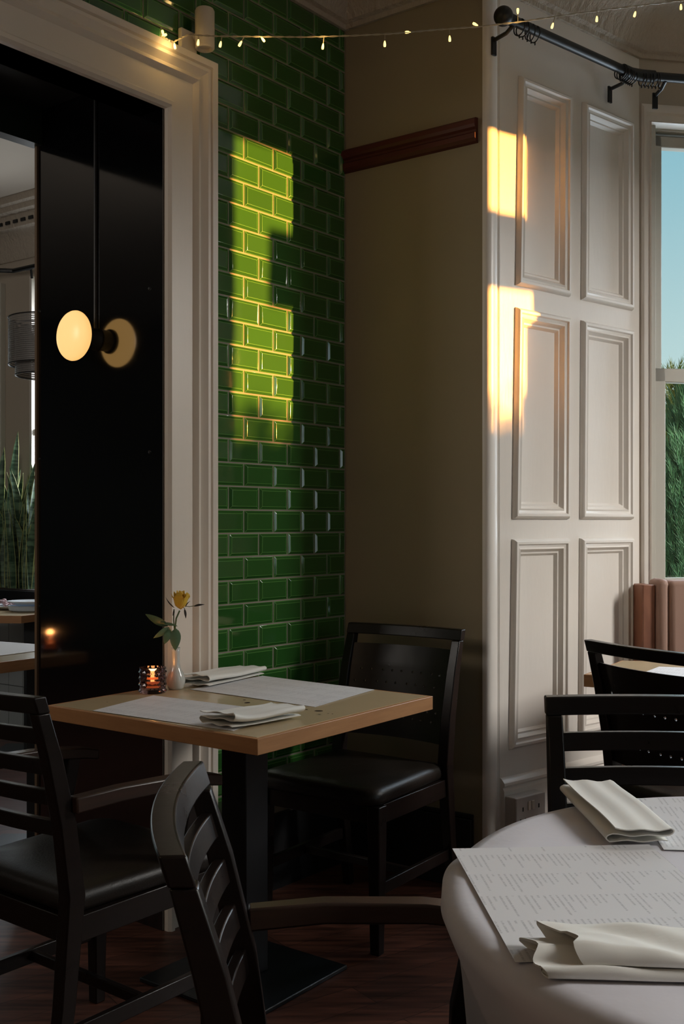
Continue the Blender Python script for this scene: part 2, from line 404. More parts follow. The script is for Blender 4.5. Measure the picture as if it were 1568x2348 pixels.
# face sheet around the fields
ts = sorted({0}) 
def sheet(a, b, z0, z1):                       # flat slab piece (a,b may slant with z)
    q = [(a(z0), 0, z0), (b(z0), 0, z0), (b(z1), 0, z1), (a(z1), 0, z1)]
    m.add(q + [(x, -.031, z) for x, _, z in q], [(0,1,2,3), (4,7,6,5), (0,4,5,1), (1,5,6,2), (2,6,7,3), (3,7,4,0)], W3)
cz = lambda v: (lambda z: v)
zz = [0, .458, 1.178, 1.247, 1.975, 2.050, 2.775, HC]
for i in range(7):
    z0, z1 = zz[i], zz[i+1]
    if i in (0, 2, 4, 6): sheet(cz(0), cz(PWL), z0, z1)
    else:
        sheet(cz(0), lambda z: tcol(0,0,z), z0, z1); sheet(lambda z: tcol(0,1,z), lambda z: tcol(1,0,z), z0, z1); sheet(lambda z: tcol(1,1,z), cz(PWL), z0, z1)
struct(m.build('wall_right', M['white_paint']), 'white panelled side of the bay')
wr = bpy.data.objects['wall_right']
for c in (0, 1):
    for z0, z1 in rows_:
        cor = [(tcol(c,0,z0), z0, 1, 1), (tcol(c,1,z0), z0, -1, 1), (tcol(c,1,z1), z1, -1, -1), (tcol(c,0,z1), z1, 1, -1)]
        m = MB(); rings = [[(t+sx_*o, h+.0005, z+sz_*o) for t, z, sx_, sz_ in cor] for o, h in mprof]
        m.loft(rings, True, False, W3); m.add(rings[-1], [(0,1,2,3)], W3)
        pn = m.build('wall_panel', M['white_paint'], wr, smooth=True, angle=30)
m = MB(); sk = [(0, 0), (.018, 0), (.018, .325), (.012, .335), (.020, .343), (.020, .352), (.006, .366), (0, .368)]
m.loft([[(t, a, z) for a, z in sk] for t in (.004, PWL)], True, True, W3)
struct(m.build('baseboard_right', M['white_paint'], smooth=True, angle=30))

# window wall with the sash window that is seen, and the rest of the bay
ww0, ww1 = .030, 1.15
m = MB(); m.box(-.15, ww0, -.25, 0, 0, HC, W4); m.box(ww1, 2.1, -.25, 0, 0, HC, W4); m.box(ww0, ww1, -.25, 0, 0, .98, W4); m.box(ww0, ww1, -.25, 0, 2.82, HC, W4)
struct(m.build('wall_front', M['cream_plaster']))
m = MB()
cp = [(0, -.08), (0, .004), (.008, .012), (.018, .012), (.022, .004), (.034, .004), (.038, .012), (.042, -.01), (.042, -.08)]
rings = []
for t, z, sx_, sz_ in [(ww0-.022, .95, 1, 0), (ww0-.022, 2.862, 1, -1), (ww1+.022, 2.862, -1, -1), (ww1+.022, .95, -1, 0)]:
    rings.append([(t+sx_*o, h, z+sz_*o*1.9) for o, h in cp])
m.loft(rings, True, True, W4)
struct(m.build('trim_7', M['white_paint'], smooth=True, angle=30), 'moulded casing around the bay window')
win = struct(empty('window_1', W4(Vector((.6, -.1, 1.0)))))
win.rotation_euler = (0,0,0)
inv = lambda f: (lambda p: f(p) - win.location)
m = MB(); a0, a1 = .072, 1.128
m.box(a0, a0+.045, -.085, -.045, 1.80, 2.76, W4); m.box(a1-.035, a1, -.085, -.045, 1.80, 2.76, W4)
m.box(a0, a1, -.085, -.045, 2.715, 2.76, W4); m.box(a0, a1, -.085, -.045, 1.80, 1.832, W4)
def wchild(m, name, mt, **k):
    o = m.build(name, mt, **k); o.parent = win; o.location = -win.location; return o
wchild(m, 'upper_sash', M['sash_paint'], bevel=.004)
m = MB()
m.box(a0-.004, a0+.044, -.045, -.010, .99, 1.838, W4); m.box(a1-.044, a1, -.045, -.010, .99, 1.838, W4)
m.box(a0-.004, a1, -.045, -.010, 1.783, 1.838, W4); m.box(a0-.004, a1, -.045, -.010, .97, 1.018, W4)
wchild(m, 'lower_sash', M['sash_paint'], bevel=.004)
m = MB(); m.box(a0-.042, a0, -.10, -.005, .97, 2.79, W4); m.box(a1, a1+.012, -.10, -.005, .97, 2.79, W4); m.box(a0, a1, -.10, -.085, 2.76, 2.82, W4)
m.box(a0, a1, -.085, -.03, 2.775, 2.79, W4)
wchild(m, 'window_frame', M['sash_paint'], bevel=.002)
wchild(MB().box(a0+.03, a1-.03, -.068, -.064, 1.82, 2.72, W4), 'upper_pane', M['window_glass'])
wchild(MB().box(a0+.04, a1-.04, -.030, -.026, 1.01, 1.81, W4), 'lower_pane', M['window_glass'])
wchild(MB().box(a0-.02, a1, -.26, .02, .945, .975, W4), 'window_sill', M['white_paint'], bevel=.004)

# far side of the bay and rest of the room (outside the frame)
xr = 2.95
m = MB()
def wall_x(x0, x1, y0, y1, holes):
    ys = sorted({y0, y1} | {h[0] for h in holes} | {h[1] for h in holes})
    for a, b in zip(ys, ys[1:]):
        hs = [h for h in holes if h[0] <= a and h[1] >= b]
        if not hs: m.box(x0, x1, a, b, 0, HC)
        else:
            m.box(x0, x1, a, b, 0, hs[0][2]); m.box(x0, x1, a, b, hs[0][3], HC)
BAYH = (2.85, 3.395, .85, 2.80); SIDH = (.15, 1.35, .9, 2.75)
wall_x(xr, xr+.06, -3, 4.62, [BAYH, SIDH])
struct(m.build('wall_side', M['cream_plaster']))
def plain_sash(name, y0, y1, z0, z1, midrail, g=.052):
    w_ = struct(empty(name, (xr+.03, (y0+y1)/2, z0))); 
    L = w_.location.copy()
    m = MB(); b = (xr+.010, xr+.045)
    m.box(*b, y0, y0+g, z0, z1); m.box(*b, y1-g, y1, z0, z1); m.box(*b, y0, y1, z1-.045, z1); m.box(*b, y0, y1, z0, z0+.07)
    if midrail: m.box(*b, y0, y1, midrail-.02, midrail+.02)
    o = m.build('sash', M['sash_paint'], bevel=.003); o.parent = w_; o.location = -L
    o = MB().box(xr+.026, xr+.029, y0+g, y1-g, z0+.07, z1-.045).build('pane', M['window_glass']); o.parent = w_; o.location = -L
plain_sash('window_2', *BAYH, None, .050)
plain_sash('window_3', *SIDH, 1.85)
m = MB().box(-6.9, xr, -3.06, -3, 0, HC)
struct(m.build('wall_rear', M['cream_plaster']))

# cornice along the walls
cpath = [O1 + D1*-3.2, C, C + D2*(SL+.012), O3 + D3*.01, O4, O4 + D4*2.0]
cprof = [(0, 3.035), (.012, 3.035), (.014, 3.052), (.030, 3.058), (.034, 3.07), (.05, 3.11), (.085, 3.155), (.13, 3.185), (.15, 3.19), (.152, 3.205), (.175, 3.212), (.178, HC), (0, HC)]
m = MB(); m.sweep([(p.x, p.y) for p in cpath], cprof)
struct(m.build('trim_8', M['cornice'], smooth=True, angle=30), 'plaster cornice with leaf relief')

# ------------------------------------------------------------------ outdoors
struct(MB().box(-30, 40, 4.9, 40, -.5, -.45).build('ground', M['road_green']))
struct(MB().box(3.3, 40, -30, 4.9, -.5, -.45).build('ground', M['road_green']))
def conifer(name, base, height, rad, n, mt, label):
    root = empty(name, base, 0, label, 'tree')
    m = MB(); m.tube([(0,0,0), (0,0,height*.9)], [.09, .02], 8); m.build('trunk', M['booth_wood'], root)
    m = MB(); rnd = random.Random(hash(label) % 1000 if False else len(label))
    for i in range(n):
        zf = rnd.random(); z = height*(.05+.95*zf); r = rad*(1-zf**3)*(.72+.28*rnd.random())+.02
        a = rnd.uniform(PI, 2*PI) if rnd.random() < .8 else rnd.uniform(0, PI)
        c = Vector((math.cos(a)*r, math.sin(a)*r, z)); up = Vector((math.cos(a)*.35+rnd.gauss(0,.18), math.sin(a)*.35+rnd.gauss(0,.18), 1)).normalized()
        L = rnd.uniform(.09, .19); s_ = up.cross(Vector((math.cos(a), math.sin(a), 0))).normalized(); o = s_.cross(up)
        for q in range(5):
            f = q/5; w_ = .026*(1-f*.6)
            for sg in (-1, 1):
                b = c + up*L*f; tp = b + up*L*.33 + s_*sg*w_*1.2 + o*rnd.uniform(-.012, .018)
                m.add([b - s_*.004, b + o*.006, b + s_*.004, tp], [(0,1,3), (1,2,3), (2,0,3)])
        m.add([c - s_*.005, c + s_*.005, c + up*L*1.3, c+o*.006], [(0,1,2), (1,3,2), (3,0,2)])
    m.lathe([(rad*.70, height*.03), (rad*.68, height*.5), (rad*.5, height*.8), (rad*.12, height*.97)], 14, (0,0,0), None, True)
    m.build('foliage', mt, root, recalc=False)
    return root
conifer('conifer_tree', (2.17, 6.35, -.45), 2.56, .52, 5200, M['conifer'], 'dense dark green conifer filling the lower window pane')
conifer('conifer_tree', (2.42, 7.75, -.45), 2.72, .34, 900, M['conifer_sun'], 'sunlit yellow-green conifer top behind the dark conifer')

# hedge outside the bay; tall hedge blocks and board are added to cut sun
o = MB().box(4.9, 5.6, 4.9, 9.5, -.45, 3.7).build('sun_blocker_hedge', M['conifer']); tag(o, 'unseen hedge block added outside to keep sun off the next room', 'hedge')  # added unseen block, keeps low sun out of the next room
m = MB(); rnd = random.Random(3)
m.box(9.0, 9.8, -3, 7, -.45, 2.25); m.box(9.0, 9.8, -3, 1.2, 2.25, 6)  # second, taller box is added to block sun at the side window
for i in range(1500):
    y = rnd.uniform(-3, 7); x = rnd.uniform(9.0, 9.6); z = rnd.uniform(2.20, 2.36); a = rnd.uniform(0, 6.28); L = .07
    m.add([(x,y,z), (x+L*math.cos(a), y+L*math.sin(a), z+.03), (x+.03, y+.04, z+.07)], [(0,1,2)])
tag(m.build('hedge', M['conifer'], recalc=False), 'clipped hedge outside the bay, with an added tall sun block', 'hedge')
bd = empty('sun_gap_board', (4.05, 3.55, -.45), 0, 'unseen grey board on a post, added to cast the gap in the sunlight', 'board')  # added unseen board, shapes the dark gap between the sun patches
m = MB(); m.box(-.01, .01, -.685, -.10, 2.31+.45, 2.573+.45); m.build('board', M['gap_board'], bd)
m = MB(); m.box(-.03, .03, -.10, -.04, 0, 3.2); m.build('post', M['gap_board'], bd)

# ------------------------------------------------------------------ next room
D5 = D2; OL = Vector(((40-784)/2450*6.8, 6.8, 0)); W5 = fr(OL, D5, N2)
m = MB(); m.box(-5, -1.95, -.12, 0, 0, HC, W5); m.box(-1.95, -.95, -.12, 0, 0, .85, W5); m.box(-1.95, -.95, -.12, 0, 2.72, HC, W5); m.box(-.95, .139, -.12, 0, 0, HC, W5)
m.box(.139, 1.1, -.12, 0, 0, .85, W5); m.box(.139, 1.1, -.12, 0, 2.78, HC, W5); m.box(1.1, 2.1, -.12, 0, 0, HC, W5)
struct(m.build('wall_next_room', M['cream_plaster']))
struct(MB().box(-.56, -.44, 4.2, 5.75, 0, HC).build('wall_divider', M['cream_plaster']))
struct(MB().box(-8.1, -8, -3, 9.7, 0, HC).build('wall_far_left', M['green_black_paint']))
m = MB().box(-.95, -.135, 0, .02, .9, 2.75, W5)
m.box(-.95, -.125, 0, .035, 2.72, 2.77, W5); m.box(-.148, -.120, 0, .04, 0, 2.77, W5)
struct(m.build('trim_9', M['sash_paint'], bevel=.003))
w4 = struct(empty('window_4', W5(Vector((.6, 0, .9)))))
def w4c(m, n, mt, **k): o = m.build(n, mt, **k); o.parent = w4; o.location = -w4.location
m = MB(); m.box(.139, .160, -.05, .015, .85, 2.78, W5); m.box(1.07, 1.1, -.05, .0, .85, 2.78, W5); m.box(.139, 1.1, -.05, 0, 1.78, 1.82, W5)
w4c(m, 'window_frame', M['white_paint'])
w4c(MB().box(.139, 1.1, -.04, -.036, .85, 2.78, W5), 'pane', M['window_glass'])
w6 = struct(empty('window_5', W5(Vector((-1.45, 0, .9)))))
m = MB(); m.box(-1.95, -1.91, -.05, 0, .85, 2.72, W5); m.box(-.99, -.95, -.05, 0, .85, 2.72, W5); m.box(-1.95, -.95, -.05, 0, 1.74, 1.80, W5)
o = m.build('window_frame', M['white_paint']); o.parent = w6; o.location = -w6.location
m = MB(); m.sweep([tuple((OL + D5*s)[:2]) for s in (-5, 2.0)], [(0, 2.90), (.01, 2.90), (.02, 2.93), (.03, 3.02), (.05, 3.06), (.06, 3.07), (.10, 3.075), (.105, 3.13), (.11, 3.15), (.15, 3.16), (.155, 3.19), (.18, 3.20), (.185, HC), (0, HC)])
struct(m.build('trim_10', M['cornice'], smooth=True, angle=30))
m = MB()
for k in range(60): m.box(-2.9+k*.075, -2.86+k*.075, .100, .112, 3.098, 3.118, W5)
m.build('cornice_dentils', M['metal'], bpy.data.objects['trim_10'])
# curtain rod in the next room
r_ = empty('curtain_rod', W5(Vector((0, .1, 2.80))), 0, 'bent black curtain rod under the cornice in the next room', 'curtain rod')
L = r_.location
m = MB(); m.tube([gy(-60, 618, 6.65)-L, gy(31, 621, 6.65)-L, gy(120, 601, 6.4)-L], .014, 10); m.build('rod', M['metal'], r_, smooth=True)
m = MB(); a = gy(60, 618, 6.6)-L; m.tube([a, a+Vector((.03, 0, 0)), a+Vector((.03, .02, -.05))], .008, 8); m.build('bracket', M['metal'], r_, smooth=True)

# pendant shade of two drums
def mesh_shade(name, r, h, mt_alpha):
    m = bpy.data.materials.new(name); m.use_nodes = True; t = m.node_tree; p = t.nodes['Principled BSDF']
    p.inputs['Base Color'].default_value = (.16, .15, .14, 1); p.inputs['Roughness'].default_value = .5
    tcn = t.nodes.new('ShaderNodeTexCoord'); sp = t.nodes.new('ShaderNodeSeparateXYZ'); t.links.new(tcn.outputs['Object'], sp.inputs[0])
    def mm(op, a, b):
        n = t.nodes.new('ShaderNodeMath'); n.operation = op
        for i, q in enumerate((a, b)):
            if isinstance(q, (int, float)): n.inputs[i].default_value = q
            else: t.links.new(q, n.inputs[i])
        return n.outputs[0]
    at = mm('ARCTAN2', sp.outputs['Y'], sp.outputs['X'])
    u = mm('LESS_THAN', mm('FRACT', mm('MULTIPLY', at, 40), 0), .45); v = mm('LESS_THAN', mm('FRACT', mm('MULTIPLY', sp.outputs['Z'], 110), 0), .5)
    k = mm('MAXIMUM', u, v); k = mm('MAXIMUM', k, mt_alpha); t.links.new(k, p.inputs['Alpha']); return m
pc = gy(121, 780, 4.9)
ps = empty('pendant_lamp', (pc.x, pc.y, 2.0), 0, 'grey mesh drum pendant shade seen through the opening', 'lamp')
ps.location = (pc.x, pc.y, 0)
def drum(name, r, z0, z1, al):
    m = MB(); n = 48
    m.loft([[(r*math.cos(2*PI*k/n), r*math.sin(2*PI*k/n), z) for k in range(n)] for z in (z0, z1)], True, False)
    o = m.build(name, mesh_shade(name+'_mesh', r, z1-z0, al), ps, smooth='all')
    m = MB()
    for z in (z0, z1):
        MB().tube([(r*math.cos(2*PI*k/n), r*math.sin(2*PI*k/n), z) for k in range(n+1)], .003, 6).build('shade_ring', M['metal'], ps, smooth=True)
drum('outer_shade', .196, 1.952, 2.163, 0); drum('inner_shade', .166, 1.905, 2.11, .35)
m = MB(); m.tube([(0,0,2.1), (0,0,3.035)], .004, 6); m.tube([(-.19,0,2.16), (.19,0,2.16)], .003, 6); m.tube([(0,-.19,2.16), (0,.19,2.16)], .003, 6)
m.build('cord', M['metal'], ps)

# planter with snake plants
plx = W5(Vector((0, .17, 0)))
pt = empty('planter_trough', (plx.x, plx.y, .66), math.atan2(-.585, .811), 'long black planter trough on the tiled ledge of the next room', 'planter')
m = MB(); m.box(-.9, 1.2, -.12, .12, 0, .17); m.build('trough', M['black_paint'], pt, bevel=.004)
m = MB(); m.box(-.88, 1.18, -.10, .10, .17, .176); m.build('soil', M['soil'], pt)
def snake_leaf(m, me, base, L, w_, lean, tw, rnd):
    n = 9; prev = None; side0 = tw
    cs = []
    for i in range(n+1):
        f = i/n; c = base + Vector((lean[0]*f*f*L, lean[1]*f*f*L, f*L*(1-.06*f)))
        wd = w_*(math.sin(PI*(.18+.82*f))**.6 if f < 1 else 0)*(1-.25*f); a = side0 + .9*f*lean[2]
        s_ = Vector((math.cos(a), math.sin(a), 0)); o = Vector((-s_.y, s_.x, 0))
        cs.append((c - s_*wd, c + o*wd*.35, c + s_*wd, s_, o, wd))
    vs = [p for q in cs for p in q[:3]]; fs = []
    for i in range(n):
        for j in (0, 1): fs.append((i*3+j, i*3+j+1, i*3+j+4, i*3+j+3))
    m.add(vs, fs)
    for sg, k in ((-1, 0), (1, 2)):
        vs = []; fs = []
        for i, q in enumerate(cs): vs += [q[k] - q[4]*.0008, q[k] + q[3]*sg*.0024*(0 if i == n else 1) + q[4]*.0008]
        for i in range(n): fs.append((2*i, 2*i+1, 2*i+3, 2*i+2))
        me.add(vs, fs)
rnd = random.Random(11)
for g, (px0, tag_) in enumerate([(4, 'snake plant at the left end of the visible trough, leaf tips spread'), (34, 'snake plant in the middle of the trough, tall single upright leaf above it'), (66, 'snake plant nearest the black wall edge, short crowded leaves')]):
    k_ = (px0-784)/2450; b0 = W5(Vector((0, .17, 0))); s0 = (k_*b0.y-b0.x)/(.811+.585*k_); b0 = b0 + D5*s0
    rt = empty('snake_plant', (b0.x, b0.y, .836), 0, tag_, 'plant', 'snake plants in the trough')
    for k in range(22):
        m = MB(); me = MB()
        L = rnd.uniform(.45, .82); 
        if g == 1 and k == 0: L = 1.02
        if g == 0 and k == 0: L = .92
        base = D5*rnd.uniform(-.07, .07) + N2*rnd.uniform(-.05, .05)
        lean = (rnd.uniform(-.16, .20), rnd.uniform(-.15, .10), rnd.uniform(-1, 1))
        if k == 0: lean = (.05, 0, .4)
        snake_leaf(m, me, base, L, rnd.uniform(.024, .036) if k else .038, lean, rnd.uniform(-.6, .9), rnd)
        lf = m.build('leaf', M['snake'], rt, smooth='all', recalc=False)
        me.build('leaf_edge', M['snake_edge'], lf, recalc=False)

# tables of the next room
def slab_table(name, P, th, label, cat='table', legpos=None, legw=.07):
    """P: four top corners in order"""
    c = sum((Vector(p) for p in P), Vector())/4; c.z = 0
    rt = empty(name, c, 0, label, cat)
    zt = P[0][2]
    pl = [Vector(p)-c for p in P]
    ins = [(q*.965 + Vector((0,0,zt))*.035) for q in [Vector((p.x, p.y, zt)) for p in pl]]
    m = MB(); m.loft([[(p.x, p.y, z) for p in pl] for z in (zt-th, zt-.0006)], True, True); m.build('tabletop_edge', M['oak_edge'], rt, bevel=.0015)
    cx = sum((p for p in ins), Vector())/4
    m = MB(); m.loft([[(p.x, p.y, z) for p in ins] for z in (zt-.004, zt)], True, True); m.build('tabletop', M['laminate'], rt)
    q = Vector(legpos)-c if legpos else Vector((0,0,0))
    m = MB(); m.box(q.x-legw/2, q.x+legw/2, q.y-legw/2, q.y+legw/2, 0, zt-th, ); m.build('column', M['steel_black'], rt, bevel=.002)
    m = MB(); m.box(q.x-.2, q.x+.2, q.y-.2, q.y+.2, 0, .012); m.build('base_plate', M['steel_black'], rt, bevel=.002)
    return rt
ta = [gz(-190, 1541, .75), gz(120, 1504, .75), gz(140, 1480, .75), gz(-160, 1462, .75)]
slab_table('dining_table', ta, .04, 'wooden table under white paper directly beyond the black wall', legpos=(gz(95,1500,.75).x-.03, ta[1].y+.12, 0))
m = MB(); q = [gz(-150, 1523, .752), gz(96, 1491, .752), gz(108, 1479, .752), gz(-120, 1462, .752)]
m.loft([[(p.x, p.y, z) for p in q] for z in (.7505, .7525)], True, True)
tag(m.build('paper_cover', M['paper']), 'white paper sheet on the nearer table beyond the opening', 'paper')
tb = [gz(-220, 1410, .75), gz(49, 1412, .75), gz(150, 1400, .75), gz(-110, 1392, .75)]
slab_table('dining_table', tb, .04, 'wooden table with used plates in front of the snake plants', legpos=(gz(66,1408,.75).x, 5.72, 0))
# low tiled wall
struct(MB().box(-3, 1.6, .0, .32, 0, .66, W5).build('wall_low', M['metal']))
m = MB()
for i in range(22):
    for j in range(5): m.box(-1.6+i*.13, -1.6+i*.13+.126, .32, .327, .02+j*.127, .02+j*.127+.123, W5)
m.build('tiles', mat('pale_grey_tile', (.42, .46, .47), .25), bpy.data.objects['wall_low'])

def plate(c, r, label, mt=M['plate_white'], oval=1.0):
    rt = empty('plate', c, 0, label, 'plate')
    m = MB(); m.lathe([(.0001, .004), (r*.6, .004), (r*.72, .009), (r, .020), (r, .023), (r*.70, .013), (r*.58, .008), (.0001, .008)], 36, (0,0,0), Matrix.Diagonal((1, oval, 1, 1)))
    m.build('dish', mt, rt, smooth=True); return rt
def food_pile(c, n, sp, rmax, label, seed):
    rnd = random.Random(seed); m = MB()
    for i in range(n):
        a, r = rnd.uniform(0, 6.28), rnd.random()**.6*sp; s_ = rnd.uniform(.5, 1)*rmax
        R = Matrix.Rotation(rnd.uniform(0, 6), 4, 'Z') @ Matrix.Rotation(rnd.uniform(-.8, .8), 4, 'X') @ Matrix.Diagonal((1, .65, .5, 1))
        pos = Matrix.Translation(Vector((r*math.cos(a), r*math.sin(a), .008 + s_*.4 + (1-r/sp)*.018)))
        m.lathe([(.001, -s_), (s_*.6, -s_*.75), (s_, 0), (s_*.7, s_*.6), (.001, s_*.8)], 9, (0,0,0), pos @ R)
    o = m.build('leftover_food', M['food'], None, smooth='all'); o.location = c
    tag(o, label, 'food', kind='stuff'); return o
pa = gz(8, 1392, .75); pa.y += .0
plate(pa, .11, 'white plate heaped with leftovers at the left photo edge')
food_pile(pa + Vector((.0, 0, .006)), 26, .075, .022, 'brown and mauve leftovers heaped on the leftmost plate', 5)
pb = gz(26, 1377, .752); pb.y = 5.98; pb.x = (30-784)/2450*5.98; pb.z = .7502
plate(pb, .12, 'white plate of leftovers farthest back, near the planter')
food_pile(pb + Vector((.03, 0, .004)), 24, .085, .022, 'leftovers on the plate nearest the planter', 8)
tubp = gz(66, 1402, .75); tubp.z = .75
t_ = empty('plastic_tub', tubp, 0, 'shallow translucent white tub beneath the stacked plate', 'tub')
m = MB(); m.lathe([(.0001, 0), (.085, 0), (.105, .008), (.112, .030), (.118, .033), (.110, .034), (.10, .010), (.0001, .008)], 4*9, (0,0,0), Matrix.Diagonal((1,.7,1,1))); m.build('tub', M['tub'], t_, smooth=True)
plate(tubp + Vector((.01, .0, .036)), .125, 'white plate stacked on the shallow tub', oval=.75)

# ------------------------------------------------------------------ wall lamp on the black jamb
nl = -D1; lw = -.315
Jp = W1(Vector((OP-.012, lw, 0)))
zl = 1.822
lamp = empty('wall_lamp', Jp + Vector((0,0,zl)), 0, 'glowing opal disc wall lamp on the glossy black lining', 'lamp')
q = nl.to_track_quat('Z', 'Y').to_matrix().to_4x4()
m = MB(); m.lathe([(.0001, 0), (.036, 0), (.036, .006), (.034, .010), (.034, .044), (.040, .050), (.040, .058), (.0001, .058)], 32, (0,0,0), q); m.build('mount', M['metal'], lamp, smooth=True)
m = MB(); R_ = .079; kk = .40
m.lathe([(max(.0001, R_*math.cos(a)), .088 + R_*kk*math.sin(a)) for a in [(-PI/2 + PI*i/20) for i in range(21)]], 48, (0,0,0), q); m.build('opal_disc', M['lamp_glass'], lamp, smooth='all')
m = MB(); top = Vector((0,0,2.62-zl)); m.tube([D1*-.004+Vector((0,0,.0)), D1*-.004+top], .006, 8); m.build('conduit', M['black_paint'], lamp)

# spotlight and junction box above the architrave
sp_ = W1(Vector((-.336, .0, 0)))
jb = empty('spotlight', W1(Vector((-.345, .011, 2.70))), 0, 'white cylindrical spotlight above the corner of the door frame', 'spotlight')
def rel(o, f): return lambda p: f(p) - o.location
m = MB(); m.box(-.385, -.320, .010, .026, 2.672, 2.745, rel(jb, W1)); m.build('mounting_box', M['white_plastic'], jb, bevel=.003)
ax = W1(Vector((-.318, .058, 2.75))) - jb.location
m = MB(); rr = .030
m.lathe([(.0001, .062), (rr*.9, .062), (rr, .056), (rr, -.056), (rr*.9, -.060), (rr*.72, -.060), (rr*.70, -.050), (.0001, -.050)], 36, tuple(ax)); m.build('can', M['white_plastic'], jb, smooth=True)
m = MB(); m.tube([W1(Vector((-.330, .020, 2.73)))-jb.location, ax + Vector((0,0,-.01))], .010, 10); m.build('arm', M['white_plastic'], jb, smooth=True)

# ------------------------------------------------------------------ fairy lights
sl = empty('string_lights', gy(400, 90, 3.2), 0, 'string of small warm fairy lights swagged across the top of the corner', 'string lights')
L = sl.location.copy()
cp_ = [(345, 92, 3.24), (372, 84, 3.22), (398, 96, 3.19), (430, 80, 3.17), (500, 83, 3.2), (600, 84, 3.23), (700, 85, 3.26), (800, 82, 3.28), (900, 77, 3.3), (1000, 68, 3.32), (1100, 61, 3.34), (1200, 49, 3.36), (1300, 34, 3.4), (1400, 21, 3.44), (1500, 9, 3.48), (1600, -3, 3.52)]
cpts = [gy(*c) for c in cp_]
def wire_at(px):
    for a, b in zip(cp_, cp_[1:]):
        if a[0] <= px <= b[0]:
            f = (px-a[0])/(b[0]-a[0]); return gy(px, a[1]+(b[1]-a[1])*f, a[2]+(b[2]-a[2])*f)
    return cpts[0]
m = MB(); fine = []
for a, b in zip(cpts, cpts[1:]):
    for i in range(14): fine.append(a.lerp(b, i/14))
fine.append(cpts[-1])
for ph in (0, PI):
    m.tube([p - L + Vector((0, math.cos(i*.9+ph)*.0016, math.sin(i*.9+ph)*.0016)) for i, p in enumerate(fine)], .0014, 5)
m.build('cable', M['cable_clear'], sl, smooth='all')
bulbs = [(347, 90, 0, 4), (369, 83, 4, -2), (376, 78, -3, -12), (399, 104, 2, 12), (390, 90, -4, 4), (456, 83, -2, 18), (509, 83, -4, 20), (560, 84, -10, 18), (598, 84, 6, 8), (743, 85, -3, 24), (882, 78, 0, 24), (945, 73, -12, 1), (1030, 66, 1, 24), (1100, 60, -12, -6), (1187, 49, 0, -26), (1272, 37, -6, 22), (1369, 25, -1, 20), (1460, 15, -5, 20), (1561, 2, 0, 16)]
for px, py, dx, dy in bulbs:
    a = wire_at(px); Y = a.y; d = Vector((dx/F_*Y, 0, -dy/F_*Y)); tip = a + d*1.05
    if d.length < .012: tip = a + d.normalized()*.014
    dn = (tip-a).normalized(); qq = dn.to_track_quat('Z', 'Y').to_matrix().to_4x4()
    T = Matrix.Translation(tip - L) @ qq
    b = MB().lathe([(.0001, .006), (.0034, .005), (.0042, 0), (.0034, -.006), (.002, -.012), (.0001, -.013)], 10, (0,0,0), T).build('bulb', M['bulb'], sl, smooth='all')
    ll = (tip-a).length
    if ll > .016: MB().tube([a-L, tip - dn*.010 - L], .0013, 6).build('bulb_holder', M['cable_clear'], b)
for px, py, e_ in ((370, 84, .12), (398, 104, .12), (603, 88, .1), (742, 104, .08), (1187, 30, .08)):
    l = bpy.data.lights.new('fairy_glow', 'POINT'); l.energy = e_; l.color = (1, .62, .2); l.shadow_soft_size = .01
    o = bpy.data.objects.new('fairy_glow', l); COL.objects.link(o); o.parent = sl; o.location = wire_at(px) - L + Vector((0, -.02, -.02))

# ------------------------------------------------------------------ curtain rod over the bay
RA = O3 + N3*.1 + D3*-.060 + Vector((0,0,2.885)); RB = O3 + N3*.1 + D3*.635 + Vector((0,0,2.892)); RC = RB + D4*1.4
rod = empty('curtain_rod', RB, 0, 'black bay curtain rod with ball finial above the white panelling', 'curtain rod'); L = RB.copy()
mid = [RA]+[RA.lerp(RB, .9), RB + (RC-RB).normalized()*.03, RC]
m = MB(); m.tube([p-L for p in (RA, RB - D3*.05)], .0165, 16); m.tube([RB + D4*.05 - L, RC-L], .0165, 16); m.build('rod', M['metal'], rod, smooth=True)
m = MB(); m.tube([p-L for p in (RB - D3*.07, RB - D3*.02 , RB + D4*.03, RB + D4*.08)], .0215, 16); m.build('elbow', M['metal'], rod, smooth=True)
fc = RA - D3*.035 - L
m = MB(); m.lathe([(max(.0001, .032*math.cos(a)), .032*math.sin(a)) for a in [(-PI/2+PI*i/14) for i in range(15)]], 24, tuple(fc)); m.tube([fc, RA + D3*.02 - L], .019, 14); m.build('finial', M['metal'], rod, smooth='all')
for base, nn in ((RA + D3*.015, N3), (RB - D3*.03, N3), (RB + D4*.125, N4)):
    m = MB(); p = base - L
    m.tube([p + Vector((0,0,-.014)), p - nn*.03 + Vector((0,0,-.030)), p - nn*.085 + Vector((0,0,-.035))], .007, 8)
    sd_ = Vector((nn.y, -nn.x, 0))
    a = p - nn*.088; 
    vs = [a + sd_*x + nn*y + Vector((0,0,z)) for z in (-.085, -.025) for y in (0, .007) for x in (-.010, .010)]
    m.add(vs, [(0,2,3,1),(4,5,7,6),(0,1,5,4),(2,6,7,3),(0,4,6,2),(1,3,7,5)]); m.build('bracket', M['metal'], rod, smooth=True)
def ring_on(c, axis, R=.026, tilt=0):
    a = Vector((0,0,1)); b = axis.cross(a).normalized(); ax_ = (axis + b*tilt).normalized(); b = ax_.cross(a).normalized(); a2 = b.cross(ax_)
    m = MB(); m.tube([c - Vector((0,0,.012)) + a2*R*math.cos(t) + b*R*math.sin(t) for t in [2*PI*i/22 for i in range(23)]], .0022, 6)
    lo = c - Vector((0,0,.012+R)); m.tube([lo, lo - Vector((0,0,.010))], .0025, 6)
    m.build('curtain_ring', M['metal'], rod, smooth='all')
for s_, tl_ in ((.045, .1), (.062, -.1), (.085, .7), (.105, .35), (.125, .2)): ring_on(RA + D3*s_ - L, D3, tilt=tl_)
